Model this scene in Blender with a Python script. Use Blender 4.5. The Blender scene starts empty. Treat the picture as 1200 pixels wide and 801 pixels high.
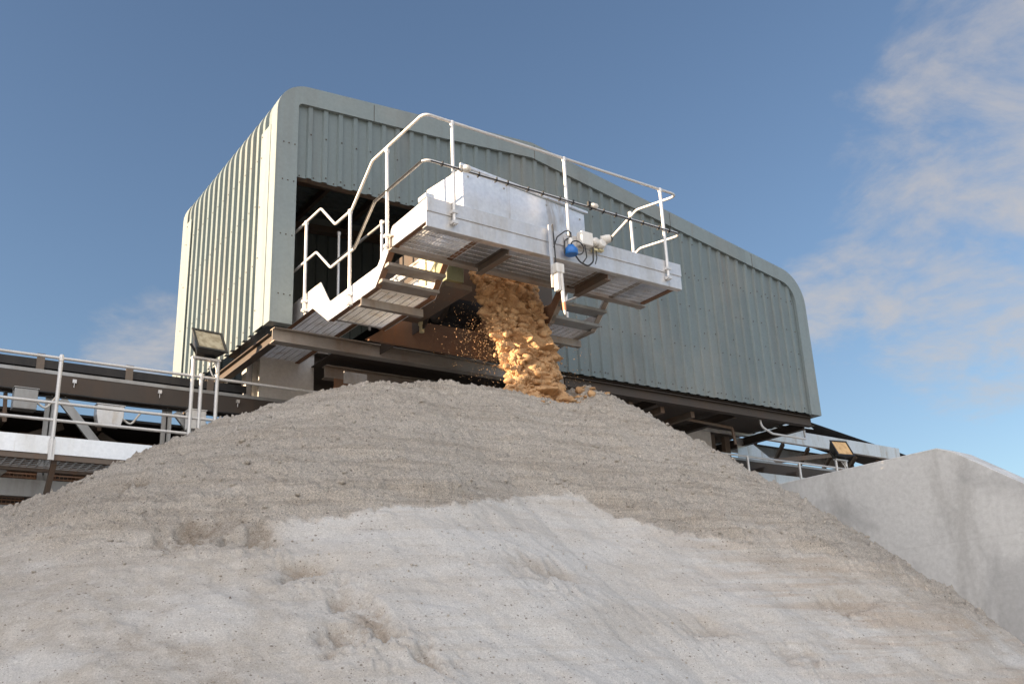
import bpy, bmesh, math, random
import numpy as np
from mathutils import Vector, Matrix

random.seed(7)
rng = np.random.default_rng(7)
scene = bpy.context.scene
COL = scene.collection
rad = math.radians

# ------------------------------------------------------------------ tuning
SUN_EL, SUN_BEHIND = 11.0, 14.0          # sun from the left (-X) and behind the shed (+Y)
SUN_STRENGTH = 5.0
SKY_STRENGTH = 0.077
EXPOSURE = 1.75

# ------------------------------------------------------------------ materials
MATS = {}


class NT:
    """small node helper"""
    def __init__(self, tree):
        self.t = tree; self.n = tree.nodes; self.l = tree.links

    def new(self, typ, **kw):
        nd = self.n.new(typ)
        for k, v in kw.items():
            if k.startswith('i_'):
                key = k[2:]
                key = int(key) if key.isdigit() else key.replace('_', ' ')
                nd.inputs[key].default_value = v
            else:
                setattr(nd, k, v)
        return nd

    def link(self, a, b):
        self.l.new(a, b)

    def val(self, x, sock):
        if isinstance(x, (int, float)):
            sock.default_value = x
        else:
            self.link(x, sock)

    def math(self, op, a, b=0.0, c=None, clamp=False):
        nd = self.n.new('ShaderNodeMath'); nd.operation = op; nd.use_clamp = clamp
        self.val(a, nd.inputs[0]); self.val(b, nd.inputs[1])
        if c is not None:
            self.val(c, nd.inputs[2])
        return nd.outputs[0]

    def noise(self, vec, scale, detail=4.0, rough=0.55, dist=0.0):
        nd = self.new('ShaderNodeTexNoise', i_Scale=scale, i_Detail=detail, i_Roughness=rough, i_Distortion=dist)
        if vec is not None:
            self.link(vec, nd.inputs['Vector'])
        return nd.outputs['Fac']

    def mapping(self, vec, scale):
        nd = self.n.new('ShaderNodeMapping'); nd.inputs['Scale'].default_value = scale
        self.link(vec, nd.inputs['Vector'])
        return nd.outputs[0]

    def ramp(self, fac, stops):
        nd = self.n.new('ShaderNodeValToRGB'); cr = nd.color_ramp
        while len(cr.elements) < len(stops):
            cr.elements.new(0.5)
        for e, (p, c) in zip(cr.elements, stops):
            e.position = p
            e.color = (c, c, c, 1) if isinstance(c, (int, float)) else (c[0], c[1], c[2], 1)
        self.link(fac, nd.inputs[0])
        return nd.outputs[0]

    def step(self, fac, a, b):
        nd = self.n.new('ShaderNodeMapRange'); nd.clamp = True; nd.interpolation_type = 'SMOOTHSTEP'
        self.link(fac, nd.inputs[0])
        nd.inputs[1].default_value = a; nd.inputs[2].default_value = b
        return nd.outputs[0]

    def mix(self, fac, a, b, blend='MIX'):
        nd = self.n.new('ShaderNodeMix'); nd.data_type = 'RGBA'; nd.blend_type = blend
        self.val(fac, nd.inputs[0])
        for x, s in ((a, nd.inputs[6]), (b, nd.inputs[7])):
            if isinstance(x, tuple):
                s.default_value = (x[0], x[1], x[2], 1)
            else:
                self.link(x, s)
        return nd.outputs[2]

    def bump(self, height, strength, dist):
        nd = self.new('ShaderNodeBump', i_Strength=strength, i_Distance=dist)
        self.link(height, nd.inputs['Height'])
        return nd.outputs[0]


def mat(name):
    m = bpy.data.materials.new(name); m.use_nodes = True
    nt = NT(m.node_tree)
    b = m.node_tree.nodes['Principled BSDF']
    MATS[name] = m
    co = nt.new('ShaderNodeTexCoord').outputs['Object']
    return m, nt, b, co


def weathered(name, base, dirt, dirt_amt=0.5, rough=0.5, metal=0.0, scale=3.0, bump=0.0, streak=True, rough_var=0.15):
    m, nt, b, co = mat(name)
    v = nt.mapping(co, (1.0, 1.0, 0.22)) if streak else co
    n1 = nt.noise(v, scale, 6, 0.62, 0.4)
    n2 = nt.noise(co, scale * 9, 4, 0.6)
    f = nt.math('MULTIPLY', nt.step(n1, 0.42, 0.72), dirt_amt)
    c = nt.mix(f, base, dirt)
    if name in ('galvanised', 'bright_galvanised', 'white_plastic'):
        n3 = nt.noise(nt.mapping(co, (2.2, 2.2, 0.5)), 2.0, 7, 0.7, 0.6)
        c = nt.mix(nt.math('MULTIPLY', nt.step(n3, 0.54, 0.68), 0.5), c, (0.40, 0.31, 0.22))
    k = nt.math('MULTIPLY_ADD', n2, 0.35, 0.82)
    c = nt.mix(1.0, c, k, 'MULTIPLY')
    nt.link(c, b.inputs['Base Color'])
    nt.link(nt.math('MULTIPLY_ADD', n2, rough_var * 2, rough - rough_var), b.inputs['Roughness'])
    b.inputs['Metallic'].default_value = metal
    if bump:
        nt.link(nt.bump(n2, bump, 0.01), b.inputs['Normal'])
    return m




def make_paint(name, base, dirt):
    m, nt, b, co = mat(name)
    v = nt.mapping(co, (1.0, 1.0, 0.12))
    n1 = nt.noise(v, 3.0, 6, 0.65, 0.4); n2 = nt.noise(co, 22, 4, 0.6); n3 = nt.noise(co, 0.5, 4, 0.6)
    sep = nt.new('ShaderNodeSeparateXYZ'); nt.link(co, sep.inputs[0])
    # separate sheets, each of its own age and tone
    sh = nt.math('FLOOR', nt.math('MULTIPLY', nt.math('ADD', sep.outputs[0], sep.outputs[1]), 1.02))
    wn = nt.new('ShaderNodeTexWhiteNoise', noise_dimensions='1D'); nt.link(sh, wn.inputs['W'])
    c = nt.mix(nt.math('MULTIPLY', nt.step(n1, 0.46, 0.70), 0.55), base, dirt)
    c = nt.mix(nt.math('MULTIPLY', nt.step(n3, 0.45, 0.7), 0.3), c, (0.30, 0.285, 0.25))
    c = nt.mix(1.0, c, nt.math('MULTIPLY_ADD', wn.outputs['Value'], 0.16, 0.92), 'MULTIPLY')
    c = nt.mix(1.0, c, nt.math('MULTIPLY_ADD', n2, 0.3, 0.85), 'MULTIPLY')
    # a few rust runs below fixings
    rr = nt.noise(nt.mapping(co, (7.0, 7.0, 0.35)), 1.0, 3, 0.5)
    c = nt.mix(nt.math('MULTIPLY', nt.step(rr, 0.66, 0.74), 0.2), c, (0.20, 0.13, 0.085))
    nt.link(c, b.inputs['Base Color'])
    nt.link(nt.math('MULTIPLY_ADD', n2, 0.2, 0.38), b.inputs['Roughness'])
    nt.link(nt.bump(nt.noise(co, 2.2, 2, 0.5), 0.25, 0.02), b.inputs['Normal'])


make_paint('cladding_paint', (0.147, 0.187, 0.197), (0.125, 0.14, 0.14))
make_paint('trim_paint', (0.195, 0.238, 0.247), (0.17, 0.19, 0.19))
weathered('galvanised', (0.64, 0.645, 0.66), (0.46, 0.42, 0.36), 0.6, 0.42, 0.5, 2.6)
weathered('bright_galvanised', (0.78, 0.80, 0.83), (0.60, 0.59, 0.565), 0.6, 0.36, 0.6, 2.2)
weathered('tube_galvanised', (0.66, 0.66, 0.66), (0.5, 0.47, 0.42), 0.4, 0.45, 0.35, 5)
weathered('dull_galvanised', (0.36, 0.37, 0.375), (0.22, 0.20, 0.18), 0.6, 0.55, 0.4, 2.4)
weathered('brown_steel', (0.15, 0.122, 0.100), (0.20, 0.11, 0.065), 0.6, 0.7, 0.1, 2.0, 0.2)
weathered('dark_steel', (0.068, 0.057, 0.050), (0.09, 0.062, 0.045), 0.6, 0.75, 0.1, 2.0, 0.2)
weathered('grey_beam', (0.33, 0.305, 0.28), (0.22, 0.15, 0.10), 0.6, 0.65, 0.15, 2.4)
weathered('rusty_plate', (0.21, 0.125, 0.08), (0.30, 0.13, 0.055), 0.75, 0.75, 0.1, 1.8, 0.3)
weathered('rubber', (0.018, 0.018, 0.02), (0.05, 0.045, 0.04), 0.5, 0.75, 0, 3)
weathered('white_plastic', (0.74, 0.73, 0.70), (0.5, 0.46, 0.4), 0.45, 0.4, 0, 9)
weathered('blue_plastic', (0.02, 0.16, 0.52), (0.03, 0.12, 0.35), 0.4, 0.35, 0, 8)
weathered('black_plastic', (0.016, 0.017, 0.019), (0.05, 0.045, 0.04), 0.4, 0.5, 0, 8)
weathered('orange_plastic', (0.62, 0.22, 0.10), (0.6, 0.4, 0.3), 0.4, 0.45, 0, 12)
weathered('cream_paint', (0.60, 0.55, 0.34), (0.38, 0.32, 0.2), 0.5, 0.5, 0, 5)
weathered('green_paint', (0.25, 0.27, 0.17), (0.16, 0.15, 0.1), 0.5, 0.5, 0, 5)
weathered('red_paint', (0.36, 0.05, 0.035), (0.2, 0.06, 0.04), 0.5, 0.5, 0, 5)
weathered('column_paint', (0.74, 0.735, 0.72), (0.60, 0.58, 0.55), 0.5, 0.6, 0.0, 2.2, 0.15)
weathered('window_tint', (0.05, 0.06, 0.07), (0.03, 0.03, 0.03), 0.3, 0.15, 0, 3)


def make_lamp_glass(name, ca, cb, metal):
    m, nt, b, co = mat(name)
    n = nt.noise(co, 9, 3, 0.5)
    c = nt.mix(nt.step(n, 0.4, 0.65), ca, cb)
    nt.link(c, b.inputs['Base Color'])
    b.inputs['Metallic'].default_value = metal
    b.inputs['Roughness'].default_value = 0.3
    b.inputs['Coat Weight'].default_value = 0.6


make_lamp_glass('lamp_glass', (0.40, 0.36, 0.28), (0.24, 0.20, 0.14), 0.35)
make_lamp_glass('sand_reflection_glass', (0.78, 0.52, 0.24), (0.60, 0.37, 0.15), 0.0)  # reflection of sunlit sand painted into the lens colour


def make_concrete(name, base, dark, scale=1.0):
    m, nt, b, co = mat(name)
    v = nt.mapping(co, (1, 1, 0.25))
    n1 = nt.noise(v, 1.1 * scale, 7, 0.62, 0.5)
    n2 = nt.noise(co, 0.6 * scale, 5, 0.6, 0.8)
    n3 = nt.noise(co, 14 * scale, 6, 0.65)
    n4 = nt.noise(co, 90 * scale, 3, 0.6)
    c = nt.mix(nt.math('MULTIPLY', nt.step(n1, 0.45, 0.62), 0.85), base, dark)
    c = nt.mix(nt.math('MULTIPLY', nt.step(n2, 0.52, 0.66), 0.6), c, (0.37, 0.375, 0.38))
    c = nt.mix(nt.math('MULTIPLY', nt.step(n2, 0.45, 0.30), 0.5), c, (0.68, 0.685, 0.685))
    c = nt.mix(1.0, c, nt.math('MULTIPLY_ADD', n3, 0.5, 0.75), 'MULTIPLY')
    # faint lift lines left by the shutter boards and tie holes
    sep = nt.new('ShaderNodeSeparateXYZ'); nt.link(co, sep.inputs[0])
    zz = nt.math('FRACT', nt.math('MULTIPLY', sep.outputs[2], 0.83))
    ln = nt.math('SUBTRACT', 1.0, nt.step(nt.math('ABSOLUTE', nt.math('SUBTRACT', zz, 0.5)), 0.0, 0.012))
    c = nt.mix(nt.math('MULTIPLY', ln, 0.10), c, (0.22, 0.21, 0.20))
    nt.link(c, b.inputs['Base Color'])
    b.inputs['Roughness'].default_value = 0.85
    h = nt.math('ADD', nt.math('MULTIPLY', n3, 1.0), nt.math('MULTIPLY', n4, 0.4))
    nt.link(nt.bump(h, 0.35, 0.012), b.inputs['Normal'])


make_concrete('concrete', (0.60, 0.605, 0.605), (0.455, 0.455, 0.45))


def make_sand():
    m, nt, b, co = mat('pile_sand')
    at = nt.new('ShaderNodeAttribute', attribute_name='fresh').outputs['Fac']
    damp = nt.new('ShaderNodeAttribute', attribute_name='damp').outputs['Fac']
    va = nt.mapping(co, (0.45, 1.3, 2.2))
    n_big = nt.noise(va, 1.0, 6, 0.65, 0.6)
    n_mid = nt.noise(co, 7, 6, 0.7, 0.3)
    n_fine = nt.noise(co, 60, 5, 0.75)
    n_gr = nt.noise(co, 260, 3, 0.7)
    fresh = nt.mix(nt.step(n_big, 0.35, 0.7), (0.69, 0.63, 0.555), (0.60, 0.535, 0.46))
    # height-line grain bands; their dark and light tones stand in for ledge shading
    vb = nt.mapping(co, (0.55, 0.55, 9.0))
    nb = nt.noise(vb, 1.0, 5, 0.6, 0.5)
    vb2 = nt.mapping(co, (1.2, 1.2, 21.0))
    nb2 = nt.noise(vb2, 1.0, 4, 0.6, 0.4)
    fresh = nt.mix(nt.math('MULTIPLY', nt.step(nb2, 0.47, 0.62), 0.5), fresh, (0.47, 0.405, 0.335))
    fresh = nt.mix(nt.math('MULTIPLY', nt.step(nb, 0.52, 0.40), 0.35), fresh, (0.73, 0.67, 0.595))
    pale = nt.new('ShaderNodeAttribute', attribute_name='pale').outputs['Fac']
    right_ = nt.new('ShaderNodeAttribute', attribute_name='banded').outputs['Fac']
    crust = nt.mix(nt.step(n_big, 0.42, 0.68), (0.565, 0.55, 0.525), (0.505, 0.475, 0.435))
    dull = nt.mix(nt.step(n_mid, 0.38, 0.62), (0.505, 0.475, 0.435), (0.435, 0.40, 0.355))
    old = nt.mix(pale, dull, crust)
    old = nt.mix(nt.math('MULTIPLY', nt.step(n_mid, 0.5, 0.75), 0.35), old, (0.47, 0.435, 0.39))
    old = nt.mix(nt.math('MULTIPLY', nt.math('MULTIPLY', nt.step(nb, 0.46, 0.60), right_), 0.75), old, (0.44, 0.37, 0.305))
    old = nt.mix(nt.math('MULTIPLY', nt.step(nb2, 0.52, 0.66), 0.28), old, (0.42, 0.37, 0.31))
    c = nt.mix(at, old, fresh)
    c = nt.mix(nt.math('MULTIPLY', damp, nt.step(n_mid, 0.3, 0.55)), c, (0.30, 0.245, 0.19))
    # mixed grains: light quartz, brown and dark grit
    n_grit = nt.noise(co, 130, 2, 0.6)
    grit = nt.step(n_grit, 0.40, 0.60)
    c = nt.mix(1.0, c, nt.math('MULTIPLY_ADD', nt.step(n_fine, 0.34, 0.66), nt.math('MULTIPLY_ADD', at, 0.16, 0.20), nt.math('MULTIPLY_ADD', at, -0.08, 0.89)), 'MULTIPLY')
    c = nt.mix(1.0, c, nt.math('MULTIPLY_ADD', grit, nt.math('MULTIPLY_ADD', at, 0.22, 0.20), nt.math('MULTIPLY_ADD', at, -0.11, 0.90)), 'MULTIPLY')
    # scattered dark pebbles and shell flecks, two sizes
    for scl, lo, amt in ((26.0, 0.66, 0.75), (52.0, 0.50, 0.8)):
        vo = nt.new('ShaderNodeTexVoronoi', i_Scale=scl); nt.link(co, vo.inputs['Vector'])
        sc = nt.new('ShaderNodeSeparateColor'); nt.link(vo.outputs['Color'], sc.inputs[0])
        pick = nt.step(sc.outputs[0], lo, lo + 0.05)
        size = nt.math('MULTIPLY_ADD', sc.outputs[1], 0.20, 0.06)
        peb = nt.math('MULTIPLY', pick, nt.math('LESS_THAN', vo.outputs['Distance'], size))
        pc = nt.mix(nt.step(sc.outputs[2], 0.74, 0.8), (0.17, 0.14, 0.115), (0.66, 0.64, 0.60))
        c = nt.mix(nt.math('MULTIPLY', peb, amt), c, pc)
    nt.link(c, b.inputs['Base Color'])
    b.inputs['Roughness'].default_value = 0.95
    b.inputs['Specular IOR Level'].default_value = 0.2
    h = nt.math('ADD', nt.math('MULTIPLY', n_fine, 0.8), nt.math('MULTIPLY', n_grit, 0.3))
    h = nt.math('ADD', h, nt.math('MULTIPLY', peb, 0.35))
    st = nt.math('MULTIPLY_ADD', at, 0.5, 0.45)
    bp = nt.new('ShaderNodeBump', i_Distance=0.06)
    nt.link(h, bp.inputs['Height']); nt.link(st, bp.inputs['Strength'])
    nt.link(bp.outputs[0], b.inputs['Normal'])


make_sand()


def make_damp_sand():
    m, nt, b, co = mat('damp_sand')
    n1 = nt.noise(co, 6, 5, 0.6, 0.3)
    n2 = nt.noise(co, 70, 4, 0.7)
    c = nt.mix(nt.step(n1, 0.35, 0.7), (0.60, 0.385, 0.205), (0.43, 0.255, 0.13))
    c = nt.mix(1.0, c, nt.math('MULTIPLY_ADD', n2, 0.7, 0.65), 'MULTIPLY')
    nt.link(c, b.inputs['Base Color'])
    b.inputs['Roughness'].default_value = 0.85
    nt.link(nt.bump(n2, 0.6, 0.015), b.inputs['Normal'])


make_damp_sand()


def make_ground():
    m, nt, b, co = mat('yard_ground')
    n1 = nt.noise(co, 0.12, 6, 0.6)
    n2 = nt.noise(co, 5, 6, 0.7)
    n3 = nt.noise(co, 60, 4, 0.7)
    c = nt.mix(nt.step(n1, 0.4, 0.65), (0.40, 0.36, 0.31), (0.27, 0.245, 0.215))
    c = nt.mix(1.0, c, nt.math('MULTIPLY_ADD', n2, 0.5, 0.75), 'MULTIPLY')
    nt.link(c, b.inputs['Base Color'])
    b.inputs['Roughness'].default_value = 0.95
    nt.link(nt.bump(nt.math('ADD', n2, nt.math('MULTIPLY', n3, 0.3)), 0.5, 0.04), b.inputs['Normal'])


make_ground()

# ------------------------------------------------------------------ mesh builder


def V(*a):
    return Vector(a[0] if len(a) == 1 else a)


def fillet_path(pts, r, n=5):
    pts = [V(p) for p in pts]
    if r <= 0 or len(pts) < 3:
        return pts
    out = [pts[0]]
    for i in range(1, len(pts) - 1):
        a, b, c = pts[i - 1], pts[i], pts[i + 1]
        u, w = (a - b), (c - b)
        lu, lw = u.length, w.length
        if lu < 1e-6 or lw < 1e-6:
            continue
        u /= lu; w /= lw
        ang = u.angle(w)
        if ang > math.pi - 0.02:
            out.append(b); continue
        d = min(r / math.tan(ang / 2), lu * 0.48, lw * 0.48)
        p, q = b + u * d, b + w * d
        for k in range(n + 1):
            t = k / n
            out.append((1 - t) ** 2 * p + 2 * t * (1 - t) * b + t * t * q)
    out.append(pts[-1])
    return out


class MB:
    def __init__(self):
        self.v, self.f, self.m, self.s = [], [], [], []

    def add(self, vs, fs, mi=0, smooth=False):
        o = len(self.v)
        self.v += [tuple(p) for p in vs]
        for f in fs:
            self.f.append(tuple(i + o for i in f)); self.m.append(mi); self.s.append(smooth)
        return self

    def box(self, a, b, mi=0):
        x0, x1 = sorted((a[0], b[0])); y0, y1 = sorted((a[1], b[1])); z0, z1 = sorted((a[2], b[2]))
        vs = [(x0, y0, z0), (x1, y0, z0), (x1, y1, z0), (x0, y1, z0), (x0, y0, z1), (x1, y0, z1), (x1, y1, z1), (x0, y1, z1)]
        return self.add(vs, [(0, 3, 2, 1), (4, 5, 6, 7), (0, 1, 5, 4), (1, 2, 6, 5), (2, 3, 7, 6), (3, 0, 4, 7)], mi)

    def bar(self, p, q, w, h, up=(0, 0, 1), mi=0):
        p, q, up = V(p), V(q), V(up)
        d = (q - p).normalized()
        s = d.cross(up)
        if s.length < 1e-4:
            s = d.cross(V(1, 0, 0))
        s.normalize(); u = s.cross(d).normalized()
        s *= w / 2; u *= h / 2
        vs = [p - s - u, p + s - u, p + s + u, p - s + u, q - s - u, q + s - u, q + s + u, q - s + u]
        return self.add(vs, [(0, 1, 2, 3), (7, 6, 5, 4), (0, 4, 5, 1), (1, 5, 6, 2), (2, 6, 7, 3), (3, 7, 4, 0)], mi)

    def ibeam(self, p, q, w, h, t=0.014, up=(0, 0, 1), mi=0):
        p, q, up = V(p), V(q), V(up)
        d = (q - p).normalized(); s = d.cross(up).normalized(); u = s.cross(d).normalized()
        off = u * (h / 2 - t / 2)
        self.bar(p + off, q + off, w, t, u, mi)
        self.bar(p - off, q - off, w, t, u, mi)
        return self.bar(p, q, t, h - 2 * t - 0.001, u, mi)

    def channel(self, p, q, w, h, side=1, t=0.012, mi=0):
        """web on the +side, flanges pointing back"""
        p, q = V(p), V(q)
        d = (q - p).normalized(); s = d.cross(V(0, 0, 1)).normalized() * side; u = V(0, 0, 1)
        self.bar(p + s * (w / 2 - t / 2), q + s * (w / 2 - t / 2), t, h, u, mi)
        for k in (-1, 1):
            o = u * k * (h / 2 - t / 2) - s * (t / 2 + 0.0005)
            self.bar(p + o, q + o, w - t - 0.001, t, u, mi)
        return self

    def tube(self, pts, r, n=10, fillet=0.0, mi=0, fn=5):
        pts = fillet_path(pts, fillet, fn)
        k = len(pts)
        rings = []
        nrm = None
        for i in range(k):
            d = (pts[min(i + 1, k - 1)] - pts[max(i - 1, 0)]).normalized()
            if nrm is None:
                nrm = d.orthogonal().normalized()
            else:
                nrm = (nrm - d * nrm.dot(d)).normalized()
            bn = d.cross(nrm)
            rings.append([pts[i] + (nrm * math.cos(2 * math.pi * j / n) + bn * math.sin(2 * math.pi * j / n)) * r for j in range(n)])
        vs = [p for ring in rings for p in ring]
        fs = []
        for i in range(k - 1):
            for j in range(n):
                a, b = i * n + j, i * n + (j + 1) % n
                fs.append((a, b, b + n, a + n))
        self.add(vs, fs, mi, True)
        self.add(rings[0][::-1], [tuple(range(n))], mi)
        self.add(rings[-1], [tuple(range(n))], mi)
        return self

    def prism(self, poly, vec, mi=0):
        poly = [V(p) for p in poly]; vec = V(vec); n = len(poly)
        nrm = V(0, 0, 0)
        for i in range(n):
            a, b = poly[i], poly[(i + 1) % n]
            nrm += a.cross(b)
        if nrm.dot(vec) > 0:
            poly = poly[::-1]
        vs = poly + [p + vec for p in poly]
        fs = [tuple(range(n)), tuple(range(2 * n - 1, n - 1, -1))]
        for i in range(n):
            j = (i + 1) % n
            fs.append((i, i + n, j + n, j))
        return self.add(vs, fs, mi)

    def lathe(self, p, q, prof, n=16, mi=0):
        """prof: list of (t along p->q, radius)"""
        p, q = V(p), V(q); d = (q - p); L = d.length; d /= L
        u = d.orthogonal().normalized(); w = d.cross(u)
        vs, fs = [], []
        for t, r in prof:
            c = p + d * (t * L)
            vs += [c + (u * math.cos(2 * math.pi * j / n) + w * math.sin(2 * math.pi * j / n)) * r for j in range(n)]
        for i in range(len(prof) - 1):
            for j in range(n):
                a, b = i * n + j, i * n + (j + 1) % n
                fs.append((a, b, b + n, a + n))
        self.add(vs, fs, mi, True)
        self.add(vs[:n][::-1], [tuple(range(n))], mi)
        self.add(vs[-n:], [tuple(range(n))], mi)
        return self

    def build(self, name, mats, parent=None, bevel=0.0):
        if isinstance(mats, str):
            mats = [mats]
        base = world_loc(parent) if parent else None
        me = bpy.data.meshes.new(name)
        vs = self.v
        if base is not None:
            vs = [(p[0] - base.x, p[1] - base.y, p[2] - base.z) for p in vs]
        me.from_pydata(vs, [], self.f)
        for mn in mats:
            me.materials.append(MATS[mn])
        me.polygons.foreach_set('material_index', self.m)
        me.polygons.foreach_set('use_smooth', self.s)
        me.update()
        o = bpy.data.objects.new(name, me)
        COL.objects.link(o)
        if parent:
            o.parent = parent
        if bevel:
            bv = o.modifiers.new('edge', 'BEVEL'); bv.width = bevel; bv.segments = 2
            bv.limit_method = 'ANGLE'; bv.angle_limit = rad(40)
        return o


def world_loc(o):
    v = V(0, 0, 0)
    while o is not None:
        v = v + o.location; o = o.parent
    return v


def thing(name, label, cat, loc=(0, 0, 0), group=None):
    o = bpy.data.objects.new(name, None); COL.objects.link(o)
    o.location = loc; o.empty_display_size = 0.2
    o['label'] = label; o['category'] = cat
    if group:
        o['group'] = group
    return o


def tag(o, label=None, cat=None, group=None, kind=None):
    if label: o['label'] = label
    if cat: o['category'] = cat
    if group: o['group'] = group
    if kind: o['kind'] = kind
    return o


# ------------------------------------------------------------------ numpy noise
_perm = rng.permutation(256).astype(np.int64)
_perm = np.concatenate([_perm, _perm, _perm])
_g = rng.normal(size=(256, 3)); _g /= np.linalg.norm(_g, axis=1)[:, None]


def pnoise(x, y, z):
    xi, yi, zi = np.floor(x).astype(np.int64), np.floor(y).astype(np.int64), np.floor(z).astype(np.int64)
    xf, yf, zf = x - xi, y - yi, z - zi
    u, v, w = (t * t * t * (t * (t * 6 - 15) + 10) for t in (xf, yf, zf))
    xi &= 255; yi &= 255; zi &= 255

    def gr(i, j, k):
        h = _perm[_perm[_perm[(xi + i) & 255] + ((yi + j) & 255)] + ((zi + k) & 255)]
        g = _g[h]
        return g[..., 0] * (xf - i) + g[..., 1] * (yf - j) + g[..., 2] * (zf - k)
    l = lambda a, b, t: a + t * (b - a)
    return l(l(l(gr(0, 0, 0), gr(1, 0, 0), u), l(gr(0, 1, 0), gr(1, 1, 0), u), v),
             l(l(gr(0, 0, 1), gr(1, 0, 1), u), l(gr(0, 1, 1), gr(1, 1, 1), u), v), w)


def fbm(x, y, z, octv=4, gain=0.5, lac=2.03):
    a, s = 1.0, 0.0
    for i in range(octv):
        s = s + a * pnoise(x + 17.3 * i, y - 9.1 * i, z + 5.7 * i)
        x, y, z = x * lac, y * lac, z * lac; a *= gain
    return s


def billow(x, y, z, octv=4, gain=0.5, lac=2.1):
    a, s = 1.0, 0.0
    for i in range(octv):
        s = s + a * (1 - 2.2 * np.abs(pnoise(x + 7.3 * i, y + 3.1 * i, z - 5.7 * i)))
        x, y, z = x * lac, y * lac, z * lac; a *= gain
    return s


def sstep(a, b, x):
    t = np.clip((x - a) / (b - a), 0, 1)
    return t * t * (3 - 2 * t)


def grid_object(name, X, Y, Z, matname, attrs=None, close_u=False):
    n, m = X.shape
    me = bpy.data.meshes.new(name)
    me.vertices.add(n * m)
    co = np.stack([X, Y, Z], -1).reshape(-1, 3).astype(np.float32)
    me.vertices.foreach_set('co', co.ravel())
    i = np.arange(n - 1)[:, None]; mm = m if close_u else m - 1
    j = np.arange(mm)[None, :]; j2 = (j + 1) % m
    q = np.stack([i * m + j, i * m + j2, (i + 1) * m + j2, (i + 1) * m + j], -1).reshape(-1, 4)
    nf = len(q)
    me.loops.add(nf * 4); me.polygons.add(nf)
    me.loops.foreach_set('vertex_index', q.ravel().astype(np.int32))
    me.polygons.foreach_set('loop_start', (np.arange(nf) * 4).astype(np.int32))
    me.polygons.foreach_set('use_smooth', np.ones(nf, bool))
    me.update(calc_edges=True); me.validate()
    me.materials.append(MATS[matname])
    for k, a in (attrs or {}).items():
        at = me.attributes.new(k, 'FLOAT', 'POINT'); at.data.foreach_set('value', a.ravel().astype(np.float32))
    o = bpy.data.objects.new(name, me); COL.objects.link(o)
    return o


# ------------------------------------------------------------------ ground
mb = MB(); R_ = 900
mb.add([(-R_, -R_, 0), (R_, -R_, 0), (R_, R_, 0), (-R_, R_, 0)], [(0, 1, 2, 3)])
o = mb.build('yard_ground', 'yard_ground'); tag(o, 'dusty pale yard ground around the sand pile', 'ground', kind='structure')

# ------------------------------------------------------------------ sand pile
BX = np.array([-3, 1.59, 2.05, 2.79, 3.2, 3.49, 3.73, 4.04, 4.25, 4.57, 5.43, 5.78, 5.97, 6.22, 6.72, 6.97, 7.49, 7.94, 9, 12])
BZ = np.array([2.72, 2.75, 2.82, 2.93, 2.95, 3.0, 3.05, 2.99, 3.0, 3.15, 3.31, 3.28, 3.09, 2.94, 2.88, 2.77, 2.64, 2.5, 2.2, 1.7])


def pile_base(X, Y):
    ax, bx, yc, za, zb, sL, sF, sR, w = 5.141, 7.838, 9.761, 4.848, 5.13, 0.539, 0.81, 0.799, 0.846
    tt = np.clip((X - ax) / (bx - ax), 0, 1)
    dx = X - (ax + tt * (bx - ax)); dy = Y - yc
    rho = np.sqrt(dx * dx + dy * dy) + 1e-6
    z0 = za + (zb - za) * tt
    cx = dx / rho
    s = sF + np.where(cx < 0, (sL - sF), (sR - sF)) * np.abs(cx)
    return z0 - s * (np.sqrt(rho * rho + w * w) - w), rho


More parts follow.
